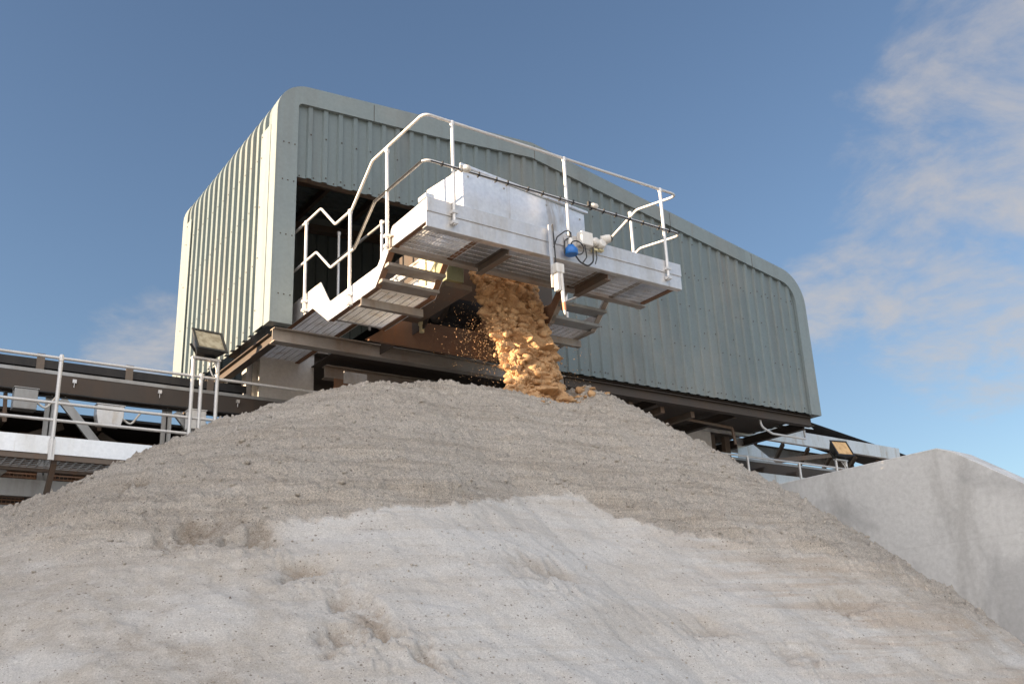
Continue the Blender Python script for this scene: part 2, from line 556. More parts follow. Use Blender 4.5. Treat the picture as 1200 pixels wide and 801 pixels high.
def pile_height(X, Y):
    h, rho = pile_base(X, Y)
    zb = np.interp(X, BX, BZ) + 0.06 * fbm(X * 1.3, Y * 1.3, X * 0 + 2.2, 2)
    fresh = sstep(-0.02, 0.02, h - zb + 0.06 * fbm(X * 1.8, Y * 1.8, h * 0.8, 2, 0.5) + 0.035 * fbm(X * 9, Y * 9, h * 9, 4, 0.65))
    fresh_w = sstep(-0.14, 0.10, h - zb)
    left_soft = sstep(3.2, 1.6, X)
    # large undulations
    h = h - 0.135
    h = h + 0.10 * fbm(X * 0.55, Y * 0.55, X * 0 + 9.0, 3) * sstep(0.2, 1.6, rho)
    # slumped toe of the fresh sand lying over the crusted lower face
    h = h + 0.06 * sstep(-0.03, 0.03, h - zb + 0.06 * fbm(X * 1.8, Y * 1.8, h * 0.8, 2, 0.5) + 0.035 * fbm(X * 9, Y * 9, h * 9, 4, 0.65)) * (1 - 0.6 * left_soft)
    # crater under the stream and little peaks beside it
    h = h - 0.20 * np.exp(-(((X - 7.25) / 0.42) ** 2 + ((Y - 9.35) / 0.45) ** 2))
    h = h + 0.10 * np.exp(-(((X - 7.95) / 0.25) ** 2 + ((Y - 9.3) / 0.3) ** 2))
    h = h + 0.075 * np.exp(-(((X - 5.75) / 0.5) ** 2 + ((Y - 9.4) / 0.3) ** 2))
    # contour ripples left by sand slipping down: bands follow the height lines
    zz = h + 0.16 * fbm(X * 0.8, Y * 0.8, X * 0 + 4.0, 3)
    rip = fbm(X * 1.3, zz * 9.0, Y * 0.35 + 1.0, 3, 0.6)
    led_ = np.mod(zz * 7.0 + 0.9 * fbm(X * 0.9, Y * 0.5, X * 0 + 6.0, 4), 1.0)
    led_ = np.where(led_ < 0.72, led_ / 0.72, (1 - led_) / 0.28) * (0.35 + 0.65 * sstep(-0.15, 0.25, fbm(X * 1.6, Y * 1.6, h * 1.6 + 12, 3)))
    h = h + fresh_w * 0.055 * led_
    h = h + fresh_w * 0.06 * (rip + 0.5 * np.abs(fbm(X * 2.3, zz * 17, Y * 0.9, 3, 0.6)))
    cl = fbm(X * 7, Y * 7, h * 9, 4, 0.62)
    h = h + fresh_w * (0.040 * cl + 0.05 * (np.abs(pnoise(X * 11, Y * 11, h * 13)) + 0.6 * np.abs(pnoise(X * 24, Y * 24, h * 26))) + 0.05 * np.maximum(0, fbm(X * 19, Y * 19, h * 19, 3, 0.6)))
    # clods on the crest
    cr = sstep(1.0, 0.2, rho)
    h = h + cr * 0.045 * np.maximum(0, fbm(X * 9, Y * 9, h * 3 + 31, 2) - 0.12)
    # older crusted face: soft hollows, faint rills down the slope
    old = 1 - fresh_w
    h = h + old * (0.055 * fbm(X * 1.9, Y * 1.9, h * 1.9, 4, 0.5) + 0.012 * fbm(X * 8, Y * 8, h * 8, 4, 0.6) + 0.0055 * fbm(X * 30, Y * 30, h * 30, 2))
    h = h + old * 0.02 * fbm(X * 4.2 + Y * 1.0, Y * 0.8, h * 0.3, 3)
    # terraces on the right of the lower face
    ter = sstep(6.0, 8.0, X) * old
    h = h + ter * 0.05 * fbm(X * 0.9, zz * 5.0, Y * 0.3 + 8, 3)
    damp = 0.35 * sstep(0.05, 0.33, fbm(X * 1.1 - 3, zz * 3.2, Y * 0.4, 4)) * (0.35 + 0.65 * ter) * old
    damp = np.maximum(damp, 0.25 * left_soft * sstep(0.0, 0.3, fbm(X * 1.4, zz * 2.4, Y * .5 + 3, 4)) * old)
    # slumps and scrapes: a little cliff with a damp face and crumbs below
    for (sx, sy, wx, dy_, dep) in ((1.95, 8.0, 0.16, 0.12, 0.10), (2.2, 6.95, 0.30, 0.16, 0.10), (2.5, 6.68, 0.17, 0.14, 0.12), (2.72, 6.25, 0.20, 0.12, 0.10),
                                   (2.86, 5.82, 0.14, 0.13, 0.07), (2.87, 5.55, 0.13, 0.14, 0.08), (2.66, 5.45, 0.17, 0.12, 0.07), (3.05, 5.18, 0.09, 0.18, 0.07),
                                   (4.5, 6.0, 0.26, 0.15, 0.045), (5.6, 5.5, 0.2, 0.12, 0.04), (7.3, 5.45, 0.35, 0.10, 0.04), (6.2, 5.1, 0.25, 0.1, 0.04)):
        wob = 0.20 * fbm(X * 3.5, Y * 3.5, X * 0 + sx, 4, 0.6); wob2 = 0.16 * fbm(X * 4.5 + 9, Y * 4.5, X * 0 + sy, 4, 0.6)
        e = ((X - sx + wob) / wx) ** 2 + ((Y - sy + wob2) / dy_) ** 2
        g = np.exp(-e ** 1.9)
        h = h - 1.05 * dep * g
        crumbs = np.exp(-(((X - sx) / (wx * 1.2)) ** 2 + ((Y - sy + dy_ * 1.7) / (dy_ * 1.1)) ** 2))
        h = h + crumbs * (0.02 + 0.09 * np.maximum(0, fbm(X * 16, Y * 16, h * 16, 2)))
        damp = np.maximum(damp, 0.9 * g * min(1.0, dep / 0.085))
    nz_ = 0.45 * fbm(X * 0.9, Y * 0.9, h * 0.9 + 21, 4)
    wc = sstep(2.3, 3.2, X + nz_) * sstep(7.4, 6.2, X + nz_)
    hz_, _ = pile_base(X, Y)
    soft = sstep(-0.55, 0.35, hz_ - zb + 0.5 * fbm(X * 1.3, Y * 1.3, h * 3.0, 5, 0.6))
    fr_ = fresh * wc + soft * (1 - wc)
    pale = sstep(2.0, 3.4, X + 1.3 * nz_ + 0.25 * (hz_ - 2.2)) * sstep(8.4, 6.0, X + 1.3 * nz_)
    pale = np.clip(pale + 0.75 * sstep(0.10, 0.34, fbm(X * 0.8 + 5, Y * 0.8, h * 1.6, 4)), 0, 1)
    band = sstep(5.2, 7.2, X + nz_)
    return h, fr_, np.clip(damp, 0, 1), pale, band


xs = np.concatenate([np.arange(-5.2, 0.9, 0.09), np.arange(0.9, 11.985, 0.017)])
ys = np.concatenate([np.arange(0.5, 3.9, 0.07), np.arange(3.9, 10.3, 0.017), np.arange(10.3, 16.2, 0.09)])
PX, PY = np.meshgrid(xs, ys)
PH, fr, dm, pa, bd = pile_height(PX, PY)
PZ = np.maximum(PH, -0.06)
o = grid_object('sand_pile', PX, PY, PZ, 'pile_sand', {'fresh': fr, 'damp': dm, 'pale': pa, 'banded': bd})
tag(o, 'huge pale grey heap of sand with a rough fresh top and smooth crusted face', 'sand pile')

# loose clods lying on the pile crest (small stones, countless)


def lumps(name, centres, radii, matname, squash=0.8, sub=1, amp=0.25):
    bm = bmesh.new(); bmesh.ops.create_icosphere(bm, subdivisions=sub, radius=1.0)
    bv = np.array([v.co[:] for v in bm.verts]); bf = np.array([[v.index for v in f.verts] for f in bm.faces]); bm.free()
    k = len(centres); nv = len(bv)
    P = np.zeros((k, nv, 3))
    for i in range(k):
        q = rng.normal(size=4); q /= np.linalg.norm(q); w, x, y, z = q
        Rm = np.array([[1 - 2 * (y * y + z * z), 2 * (x * y - z * w), 2 * (x * z + y * w)], [2 * (x * y + z * w), 1 - 2 * (x * x + z * z), 2 * (y * z - x * w)], [2 * (x * z - y * w), 2 * (y * z + x * w), 1 - 2 * (x * x + y * y)]])
        s = radii[i] * (1 + rng.uniform(-.35, .35, 3)) * np.array([1, 1, squash])
        b = bv @ Rm.T
        d = 1 + amp * 2 * pnoise(b[:, 0] * 1.6 + i * 3.7, b[:, 1] * 1.6, b[:, 2] * 1.6 + i)
        P[i] = b * d[:, None] * s + centres[i]
    F = (bf[None] + (np.arange(k) * nv)[:, None, None]).reshape(-1, 3)
    me = bpy.data.meshes.new(name); me.from_pydata(P.reshape(-1, 3).tolist(), [], F.tolist())
    me.polygons.foreach_set('use_smooth', np.ones(len(F), bool)); me.update()
    me.materials.append(MATS[matname])
    ob = bpy.data.objects.new(name, me); COL.objects.link(ob)
    return ob


n_ = 2600
cx = rng.uniform(1.2, 9.6, n_); cy = rng.uniform(5.0, 9.9, n_)
hz, fz, _d, _p, _b = pile_height(cx, cy)
keep = rng.uniform(size=n_) < (0.35 + 0.65 * fz)
cx, cy, hz, fz = cx[keep], cy[keep], hz[keep], fz[keep]
rr = 0.005 + (0.006 + 0.018 * fz) * rng.uniform(size=len(cx)) ** 4
o = lumps('sand_clods', np.stack([cx, cy, hz + rr * 0.3], 1), rr, 'pile_sand', 0.8, 1, 0.3)
at = o.data.attributes.new('fresh', 'FLOAT', 'POINT'); at.data.foreach_set('value', np.full(len(o.data.vertices), 0.7, np.float32))
tag(o, 'loose sand clods and pebbles scattered over the pile', 'clods', kind='stuff')

# ------------------------------------------------------------------ falling sand
nz, nu = 420, 420
tv = np.linspace(0, 1, nz)[:, None]; th = np.linspace(0, 2 * math.pi, nu, endpoint=False)[None, :]
zc = 7.12 - 2.5 * tv
yc = 10.15 - 0.8 * np.clip(tv, 0, 1) ** 0.9
xc = 7.08 + 0.10 * tv
hw = 0.54 - 0.13 * tv; ht = 0.15 + 0.06 * tv
ct, st_ = np.cos(th), np.sin(th)
ux = np.sign(ct) * np.abs(ct) ** 0.7; uy = np.sign(st_) * np.abs(st_) ** 0.9
SX = xc + hw * ux; SY = yc + ht * uy; SZ = zc + 0 * th
shear = SZ + 0.06 * np.sin(SX * 7.0) + 0.16 * fbm(SX * 3, SY * 3, SZ * 1.0, 2)
def puffs(x, y, z, octv=4, gain=0.5, lac=2.1):
    a, s = 1.0, 0.0
    for i in range(octv):
        s = s + a * np.abs(pnoise(x + 7.3 * i, y + 3.1 * i, z - 5.7 * i)) * 2
        x, y, z = x * lac, y * lac, z * lac; a *= gain
    return s


bl = puffs(SX * 4.6, SY * 4.6, shear * 5.4, 4, 0.42)
led = fbm(SX * 4.0, SY * 4.0, shear * 5.0 + 3, 4, 0.55)
fine = fbm(SX * 22, SY * 22, SZ * 22, 3, 0.6)
ampv = 0.35 + 0.65 * sstep(0.05, 0.45, tv)
dsp = (0.15 * (bl - 0.72) + 0.055 * led + 0.008 * fine) * ampv
edge_rag = 0.07 * fbm(SX * 0 + np.sign(ct) * 5, SY * 2, SZ * 3.2, 2, 0.5) * np.abs(ct) ** 2
nx, ny = ct, st_
SX2 = SX + nx * (dsp + edge_rag); SY2 = SY + ny * dsp * 1.35
SZ2 = SZ - 0.05 * led
o = grid_object('falling_sand', SX2, SY2, SZ2, 'damp_sand', None, True)
tag(o, 'golden brown curtain of damp sand pouring down onto the pile', 'falling sand', kind='stuff')

n_ = 760
t = rng.uniform(0.12, 0.98, n_)
side = rng.uniform(-1, 1, n_); side = np.sign(side) * np.abs(side) ** 0.55
px_ = 7.08 + 0.1 * t + side * (0.50 - 0.13 * t + 0.05 * rng.normal(size=n_))
py_ = 10.15 - 0.8 * t ** 0.9 - rng.uniform(-0.05, 1.0, n_) * (0.20 * np.sqrt(np.clip(1 - side ** 2, 0.02, 1)) + 0.02) + 0.02
pz_ = 7.12 - 2.5 * t
rr = 0.014 + 0.050 * rng.uniform(size=n_) ** 2.2
o = lumps('falling_lumps', np.stack([px_, py_, pz_], 1), rr, 'damp_sand', 0.8, 2, 0.26)
tag(o, 'crumbling lumps breaking away along the pouring sand curtain', 'sand lumps', kind='stuff')

n_ = 260
bx_ = 7.2 + rng.normal(0, 0.30, n_); by_ = 9.25 + rng.normal(0, 0.16, n_)
bz_ = pile_height(bx_, by_)[0]
rr = 0.010 + 0.045 * rng.uniform(size=n_) ** 3
o = lumps('fallen_lumps', np.stack([bx_, by_, bz_ + rr * 0.3], 1), rr, 'damp_sand', 0.75, 2, 0.4)
tag(o, 'fresh golden lumps lying where the sand curtain lands', 'sand lumps', kind='stuff')

n_ = 1500
gx = np.concatenate([6.75 - np.abs(rng.normal(0, 0.33, 1150)), 7.6 + np.abs(rng.normal(0, 0.10, 350))])
gz = np.concatenate([rng.normal(5.55, 0.30, 1150), rng.uniform(4.95, 6.3, 350)])
gy = 9.5 + rng.normal(0, 0.22, n_) + (gz - 5.4) * 0.35
ok = (gz > 4.9) & (gx > 5.6)
o = lumps('sand_spray', np.stack([gx, gy, gz], 1)[ok], (0.0028 + 0.0045 * rng.uniform(size=n_) ** 4)[ok], 'damp_sand', 1, 1, 0.2)
tag(o, 'fine spray of flying sand grains beside the pouring curtain', 'sand spray', kind='stuff')

# ------------------------------------------------------------------ concrete bay wall
mb = MB()
prof = [(16.5, 0), (16.5, 4.24), (7.18, 4.24), (6.95, 4.14), (2.4, 1.05), (2.4, 0)]
mb.prism([(12.0, y, z) for y, z in prof], (0.42, 0, 0))
o = mb.build('concrete_wall', 'concrete', bevel=0.008)
tag(o, 'tall stained grey concrete bay wall with sloping front end at right of pile', 'wall')

# ------------------------------------------------------------------ clad shed
SHED = thing('clad_shed', 'grey green corrugated shed with rounded eaves raised above the sand pile', 'shed', (10.3, 14.1, 5.6))
X0, X1, YF, YB, ZB = 4.65, 16.04, 12.0, 16.2, 6.30


def arc(c, r, a0, a1, n=9):
    return [(c[0] + r * math.cos(a0 + (a1 - a0) * i / n), c[1] + r * math.sin(a0 + (a1 - a0) * i / n)) for i in range(n + 1)]


def section():
    rl, rr_ = 0.45, 0.66
    sl, sr = math.atan2(0.30, 4.05), math.atan2(-1.02, 6.15)
    # left roof line passes (9.2,10.32); tangent arcs to the vertical walls
    def zl(x): return 10.32 - (9.2 - x) * math.tan(sl)
    def zr(x): return 10.32 + (x - 9.2) * math.tan(sr)
    cl = X0 + rl; czl = zl(cl) - rl / math.cos(sl)
    left = arc((cl, czl), rl, math.pi, math.pi / 2 + sl)
    cr = X1 - rr_; czr = zr(cr) - rr_ / math.cos(sr)
    right = arc((cr, czr), rr_, math.pi / 2 + sr, 0)
    return [(X0, ZB)], left, [(7.2, zl(7.2)), (9.2, 10.32), (12.3, zr(12.3))], right, [(X1, ZB)]


a_, l_, m_, r_, b_ = section()
SEC = a_ + l_ + m_ + r_ + b_
SECN = []
for i in range(len(SEC)):
    p, q = SEC[max(i - 1, 0)], SEC[min(i + 1, len(SEC) - 1)]
    dx, dz = q[0] - p[0], q[1] - p[1]; L = math.hypot(dx, dz)
    SECN.append((-dz / L, dx / L))


def top_z(x):
    pts = l_ + m_ + r_
    return float(np.interp(x, [p[0] for p in pts], [p[1] for p in pts]))


def rib_profile(u0, u1, pitch=0.245, d=0.037, fl=0.018):
    out = []; u = u0
    while u < u1 - 0.01:
        for du, dd in ((0, 0), (0.145, 0), (0.145 + fl, d), (pitch - fl, d)):
            if u + du < u1:
                out.append((u + du, dd))
        u += pitch
    out.append((u1, 0))
    return out


def shell(name, i0, i1, matname='cladding_paint'):
    prof = rib_profile(YF + 0.02, YB - 0.02, 0.245, 0.052, 0.008)
    idx = list(range(i0, i1 + 1))
    vs = [(SEC[i][0] + SECN[i][0] * d, u, SEC[i][1] + SECN[i][1] * d) for u, d in prof for i in idx]
    k = len(idx)
    fs = [(a * k + j, (a + 1) * k + j, (a + 1) * k + j + 1, a * k + j + 1) for a in range(len(prof) - 1) for j in range(k - 1)]
    mb = MB().add(vs, fs)
    # fixing screws along the crowns
    if i0 == 0 or i1 == len(SEC) - 1:
        i = 0 if i0 == 0 else len(SEC) - 1
        sgn = -1 if i0 == 0 else 1
        for a in range(2, len(prof) - 2, 4):
            u = prof[a][0] + 0.022
            for z in (6.42, 7.35, 8.3, 9.05):
                mb.box((SEC[i][0] + sgn * 0.052, u - 0.008, z - 0.008), (SEC[i][0] + sgn * 0.061, u + 0.008, z + 0.008), 1)
    o = mb.build(name, [matname, 'dark_steel'], SHED)
    s = o.modifiers.new('gauge', 'SOLIDIFY'); s.thickness = 0.004; s.offset = -1
    return o


nl = len(a_) + len(l_)
sun_wall = shell('side_wall', 0, 1)
shell('roof', 1, len(SEC) - 2)
far_wall = shell('side_wall', len(SEC) - 2, len(SEC) - 1)


def gable(name, y, sgn, opening=None):
    prof = rib_profile(X0 + 0.03, X1 - 0.03)
    mb = MB(); vs, fs = [], []
    prevk = None
    for u, d in prof:
        zb = ZB
        vs += [(u, y + sgn * d, zb), (u, y + sgn * d, top_z(u) - 0.06)]
    segs = []
    for i in range(len(prof) - 1):
        u0, u1 = prof[i][0], prof[i + 1][0]
        zb = ZB
        if opening and opening[0] - 0.01 < (u0 + u1) / 2 < opening[1]:
            zb = opening[2]
        d0, d1 = prof[i][1], prof[i + 1][1]
        q = [(u0, y + sgn * d0, zb), (u1, y + sgn * d1, zb), (u1, y + sgn * d1, top_z(u1) - 0.05), (u0, y + sgn * d0, top_z(u0) - 0.05)]
        mb.add(q if sgn < 0 else q[::-1], [(0, 1, 2, 3)])
        if d0 > 0 and d1 > 0:
            for z in (6.38, 7.2, 8.0, 8.66, 9.3):
                if z > zb and z < top_z(u0) - 0.4 and random.random() < 0.75:
                    zz = z + random.uniform(-0.015, 0.015); um = (u0 + u1) / 2 + random.uniform(-0.03, 0.03)
                    mb.box((um - 0.009, y + sgn * 0.037, zz - 0.009), (um + 0.009, y + sgn * 0.047, zz + 0.009), 1)
        elif i % 4 == 0:
            # fixings and drip marks in the pans, in slightly uneven rows
            for z in (6.40, 7.55, 8.62):
                if z > zb and z < top_z(u0) - 0.4 and random.random() < 0.5:
                    zz = z + random.uniform(-0.02, 0.02); um = (u0 + u1) / 2 + random.uniform(-0.05, 0.05)
                    mb.box((um - 0.008, y + sgn * 0.0, zz - 0.008), (um + 0.008, y + sgn * 0.010, zz + 0.008), 1)
    bm_o = mb.build(name, ['cladding_paint', 'dark_steel'], SHED)
    return bm_o


front = gable('front_wall', YF, -1, (4.9, 9.47, 8.58))
rear = gable('rear_wall', YB, 1)


def verge(name, y_out, y_in, wid_l=0.265, wid_r=0.235, flange=0.16):
    mb = MB(); vs = []; n = len(SEC)
    for i in range(n):
        (x, z), (nx_, nz_) = SEC[i], SECN[i]
        w = wid_l if x < 9 else wid_r
        ox, oz = x + nx_ * 0.062, z + nz_ * 0.062
        ix, iz = x - nx_ * w, z - nz_ * w
        if 1 <= i <= len(l_):
            a = math.atan2(nz_, nx_); c2 = (X0 + wid_l + 0.07, top_z(X0 + 0.4) - wid_l - 0.07 + 0.02)
            ix, iz = c2[0] + 0.07 * math.cos(a), c2[1] + 0.07 * math.sin(a)
        if i in (0, n - 1):
            oz = iz = ZB - 0.02
        s = 1 if y_in > y_out else -1
        vs += [(ox, y_out, oz), (ix, y_out, iz), (ix, y_in - s * 0.002, iz), (ox - nx_ * 0.004, y_in + s * flange, oz - nz_ * 0.004)]
    fs = []
    for i in range(n - 1):
        for k in range(4):
            a, b = i * 4 + k, i * 4 + (k + 1) % 4
            fs.append((a, a + 4, b + 4, b) if y_in > y_out else (a, b, b + 4, a + 4))
    fs += [(0, 1, 2, 3), tuple(4 * (n - 1) + k for k in (3, 2, 1, 0))]
    mb.add(vs, fs)
    # lap joints of the trim lengths and their screws
    for (x, zoff) in ((6.15, 0), (9.25, 0), (12.4, 0), (14.6, 0)):
        z = top_z(x)
        mb.box((x - 0.004, y_out - 0.003 if y_in > y_out else y_out, z - wid_l + 0.01), (x + 0.004, y_out + 0.01 if y_in > y_out else y_out + 0.003, z + 0.03), 1)
    if y_in > y_out:
        for z in (6.7, 7.6, 8.45, 9.05):
            for dx_ in (0.05, 0.13, 0.22):
                mb.box((X0 + dx_ - 0.008, y_out - 0.008, z - 0.008), (X0 + dx_ + 0.008, y_out - 0.0005, z + 0.008), 1)
    return mb.build(name, ['trim_paint', 'dark_steel'], front if y_in > y_out else rear)


verge('verge_trim', YF - 0.068, YF)
verge('verge_trim', YB + 0.068, YB)
# corner flashings on the long sides
for (yy0, yy1) in ((YF + 0.165, YF + 0.52), (YB - 0.42, YB - 0.165)):
    mb = MB(); mb.box((X0 - 0.066, yy0, ZB - 0.01), (X0 - 0.0525, yy1, 9.42))
    for z in (6.6, 7.4, 8.2, 9.0, 9.35):
        mb.box((X0 - 0.074, yy1 - 0.06, z - 0.008), (X0 - 0.0665, yy1 - 0.044, z + 0.008), 1)
    mb.build('corner_trim', ['trim_paint', 'dark_steel'], sun_wall)
for (yy0, yy1) in ((YF + 0.165, YF + 0.52), (YB - 0.42, YB - 0.165)):
    mb = MB(); mb.box((X1 + 0.0525, yy0, ZB - 0.01), (X1 + 0.066, yy1, 8.3)); mb.build('corner_trim', 'trim_paint', far_wall)

# portal frames and purlins inside
for y in (12.32, 14.1, 15.9):
    mb = MB()
    pts = [(X0 + 0.24, 6.45), (X0 + 0.24, 9.42), (5.4, 9.72), (9.2, 10.0), (15.0, 9.04), (X1 - 0.24, 8.35), (X1 - 0.24, 6.45)]
    for p, q in zip(pts[:-1], pts[1:]):
        mb.bar((p[0], y, p[1]), (q[0], y, q[1]), 0.12, 0.18, (0, 1, 0))
    mb.build('portal_frame', 'brown_steel', SHED)
for x in (5.6, 6.6, 7.6, 8.6, 9.9, 11.2, 12.5, 13.8, 14.9):
    mb = MB().bar((x, YF + 0.08, top_z(x) - 0.10), (x, YB - 0.06, top_z(x) - 0.10), 0.07, 0.14); mb.build('purlin', 'brown_steel', SHED)
for z in (7.3, 8.4, 9.25):
    mb = MB().bar((X0 + 0.08, YF + 0.08, z), (X0 + 0.08, YB - 0.06, z), 0.10, 0.06); mb.build('side_rail', 'brown_steel', SHED)
mb = MB().bar((4.98, YF + 0.08, 8.66), (9.6, YF + 0.08, 8.66), 0.1, 0.14); mb.build('door_header', 'brown_steel', SHED)
mb = MB().bar((9.55, YF + 0.09, 6.42), (9.55, YF + 0.09, 8.6), 0.12, 0.12); mb.build('door_post', 'brown_steel', SHED)

# under frame
UF = [((4.72, 12.14, 6.16), (9.75, 12.14, 6.16), 0.16, 0.20, 'grey_beam'),
      ((9.76, 12.12, 6.17), (15.98, 12.12, 6.17), 0.14, 0.18, 'dark_steel'),
      ((6.13, 13.98, 6.56), (9.9, 13.98, 6.56), 0.14, 0.2, 'brown_steel'),
      ((6.02, 13.3, 6.14), (9.9, 13.3, 6.14), 0.16, 0.2, 'grey_beam'),
      ((4.72, 14.95, 6.16), (15.98, 14.95, 6.16), 0.16, 0.22, 'dark_steel'),
      ((4.72, 16.08, 6.16), (15.98, 16.08, 6.16), 0.16, 0.2, 'dark_steel')]
for p, q, w, h_, mt in UF:
    MB().ibeam(p, q, w, h_).build('floor_beam', mt, SHED)
for x in (4.76, 9.82, 11.9, 13.9, 15.9):
    MB().ibeam((x, 12.24, 6.13), (x, 15.98, 6.13), 0.12, 0.16).build('cross_beam', 'dark_steel', SHED)
mb = MB().box((6.05, 13.0, 6.375), (9.74, 16.1, 6.387)); mb.build('floor_plate', 'dark_steel', SHED)
mb = MB().box((9.76, 12.05, 6.29), (15.95, 16.1, 6.30)); mb.build('floor_plate', 'dark_steel', SHED)
for k in range(4):
    x = 10.6 + k * 0.75
    MB().bar((x, 12.3, 6.02), (x + 0.02, 13.2, 6.02), 0.09, 0.11).build('hanger_bracket', 'brown_steel', SHED)
mb = MB().bar((9.9, 12.6, 6.05), (12.2, 13.5, 5.95), 0.1, 0.12).bar((11.0, 13.3, 5.92), (13.2, 13.4, 5.92), 0.12, 0.14)
mb.build('floor_brace', 'brown_steel', SHED)


def column(x0, x1, y, z0, z1):
    mb = MB()
    mb.box((x0 + 0.03, y, z0), (x1, y + 0.016, z1))                       # face plate
    mb.box((x0 + 0.10, y + 0.017, z0), (x0 + 0.116, y + 0.30, z1 - 0.02))  # web
    mb.box((x1 - 0.016, y + 0.017, z0), (x1, y + 0.30, z1))
    mb.box((x0 + 0.03, y + 0.30, z0), (x1, y + 0.316, z1))
    return mb.build('support_leg', 'column_paint', SHED, 0.004)


column(5.18, 6.10, 13.86, 5.72, 6.60)
column(14.05, 14.95, 13.86, 5.72, 6.60)
mb = MB()
mb.box((5.02, 13.90, 5.78), (5.06, 14.1, 6.42)); mb.box((5.06, 14.0, 5.78), (5.14, 14.016, 6.5)); mb.box((4.80, 14.2, 5.95), (4.84, 14.32, 6.3))
mb.build('leg_stiffener', 'galvanised', SHED)
mb = MB().box((4.9, 13.78, 6.605), (6.3, 14.2, 6.72)); mb.build('leg_cap', 'grey_beam', SHED)
mb = MB().box((13.9, 13.78, 6.605), (15.1, 14.2, 6.72)); mb.build('leg_cap', 'grey_beam', SHED)
# tail frame running to the right
MB().channel((14.2, 13.76, 6.40), (21.3, 13.76, 6.33), 0.10, 0.30).build('tail_beam', 'galvanised', SHED, 0.004)
MB().channel((14.2, 15.0, 6.40), (21.3, 15.0, 6.33), 0.10, 0.26, -1).build('tail_beam', 'dull_galvanised', SHED)
MB().prism([(15.7, 13.84, 5.55), (16.9, 13.84, 5.55), (16.9, 13.84, 5.75), (16.0, 13.84, 6.22), (15.7, 13.84, 6.22)], (0, 0.012, 0)).build('gusset_plate', 'galvanised', SHED)
MB().box((14.98, 13.95, 5.6), (15.16, 14.1, 6.24)).box((15.45, 13.95, 5.6), (15.6, 14.05, 6.24)).build('tail_post', 'brown_steel', SHED)
MB().prism([(16.9, 13.6, 6.56), (18.0, 13.6, 6.58), (17.5, 13.6, 6.86), (16.9, 13.6, 6.92)], (0, 0.012, 0)).build('side_plate', 'bright_galvanised', SHED)
MB().bar((17.55, 13.9, 6.5), (17.45, 13.9, 7.0), 0.16, 0.03, (0, 1, 0)).bar((17.95, 13.9, 6.5), (17.85, 13.9, 6.9), 0.14, 0.03, (0, 1, 0)).build('tail_hanger', 'galvanised', SHED)
mb = MB()
for k in range(6):
    a = 16.4 + k * 0.85
    mb.bar((a, 13.9, 6.25 - 0.02 * k), (a + 0.7, 14.9, 5.95 - 0.03 * k), 0.07, 0.07)
mb.bar((15.6, 13.9, 5.62), (19.2, 13.9, 6.18), 0.08, 0.10).bar((16.2, 14.3, 5.55), (20.8, 14.3, 6.02), 0.08, 0.10)
mb.build('tail_brace', 'brown_steel', SHED)
# conduits hanging under the front edge
MB().tube([(14.55, 12.2, 6.35), (14.55, 12.18, 5.95), (14.85, 12.18, 5.84), (15.85, 12.2, 5.84), (15.97, 12.3, 5.9), (15.97, 12.3, 6.35)], 0.022, 8, 0.14).build('conduit', 'tube_galvanised', SHED)
MB().tube([(12.9, 12.6, 6.02), (14.2, 12.6, 5.98), (14.25, 12.6, 5.66)], 0.03, 8, 0.05).build('conduit', 'brown_steel', SHED)

# ------------------------------------------------------------------ walkway platform
PLAT = thing('walkway_platform', 'galvanised steel walkway platform with stairs jutting out of the shed opening', 'walkway', (7.0, 9.6, 6.4))
PX0, PX1, PF, PBk = 5.03, 8.93, 8.50, 9.30


def grating(x0, x1, y0, y1, z, along='y', pitch=0.041, dep=0.03):
    mb = MB()
    if along == 'y':
        k = int((x1 - x0) / pitch)
        for i in range(k + 1):
            x = x0 + (x1 - x0) * i / max(k, 1); mb.box((x - 0.0022, y0, z), (x + 0.0022, y1, z + dep))
        k = int((y1 - y0) / 0.1)
        for i in range(k + 1):
            y = y0 + 0.01 + (y1 - y0 - 0.02) * i / max(k, 1); mb.box((x0, y - 0.0035, z - 0.0015), (x1, y + 0.0035, z + 0.008))
    else:
        k = int((y1 - y0) / pitch)
        for i in range(k + 1):
            y = y0 + (y1 - y0) * i / max(k, 1); mb.box((x0, y - 0.0022, z), (x1, y + 0.0022, z + dep))
        k = int((x1 - x0) / 0.1)
        for i in range(k + 1):
            x = x0 + 0.01 + (x1 - x0 - 0.02) * i / max(k, 1); mb.box((x - 0.0035, y0, z - 0.0015), (x + 0.0035, y1, z + 0.008))
    return mb


MB().channel((PX0, PF + 0.045, 6.46), (PX1, PF + 0.045, 6.46), 0.09, 0.20, 1).build('fascia_beam', 'galvanised', PLAT, 0.003)
MB().box((PX0, PF - 0.013, 6.545), (PX1, PF - 0.002, 6.715)).build('toe_plate', 'galvanised', PLAT, 0.002)
grating(PX0 + 0.07, PX1 - 0.07, PF + 0.1, PBk - 0.06, 6.42).build('grating', 'galvanised', PLAT)
MB().ibeam((PX0 - 0.03, PBk, 6.46), (PX1 + 0.04, PBk, 6.46), 0.10, 0.17).build('support_beam', 'grey_beam', PLAT)
for x in (6.2, 7.72):
    MB().ibeam((x, PF + 0.095, 6.35), (x, PBk - 0.052, 6.35), 0.09, 0.12).build('cross_beam', 'brown_steel', PLAT)
MB().box((PX1 - 0.065, PF + 0.095, 6.40), (PX1, PBk - 0.055, 6.50)).build('end_beam', 'rusty_plate', PLAT)
MB().box((PX1 - 0.05, PBk + 0.06, 6.37), (PX1 + 0.03, PBk + 0.075, 6.56)).build('end_plate', 'galvanised', PLAT)


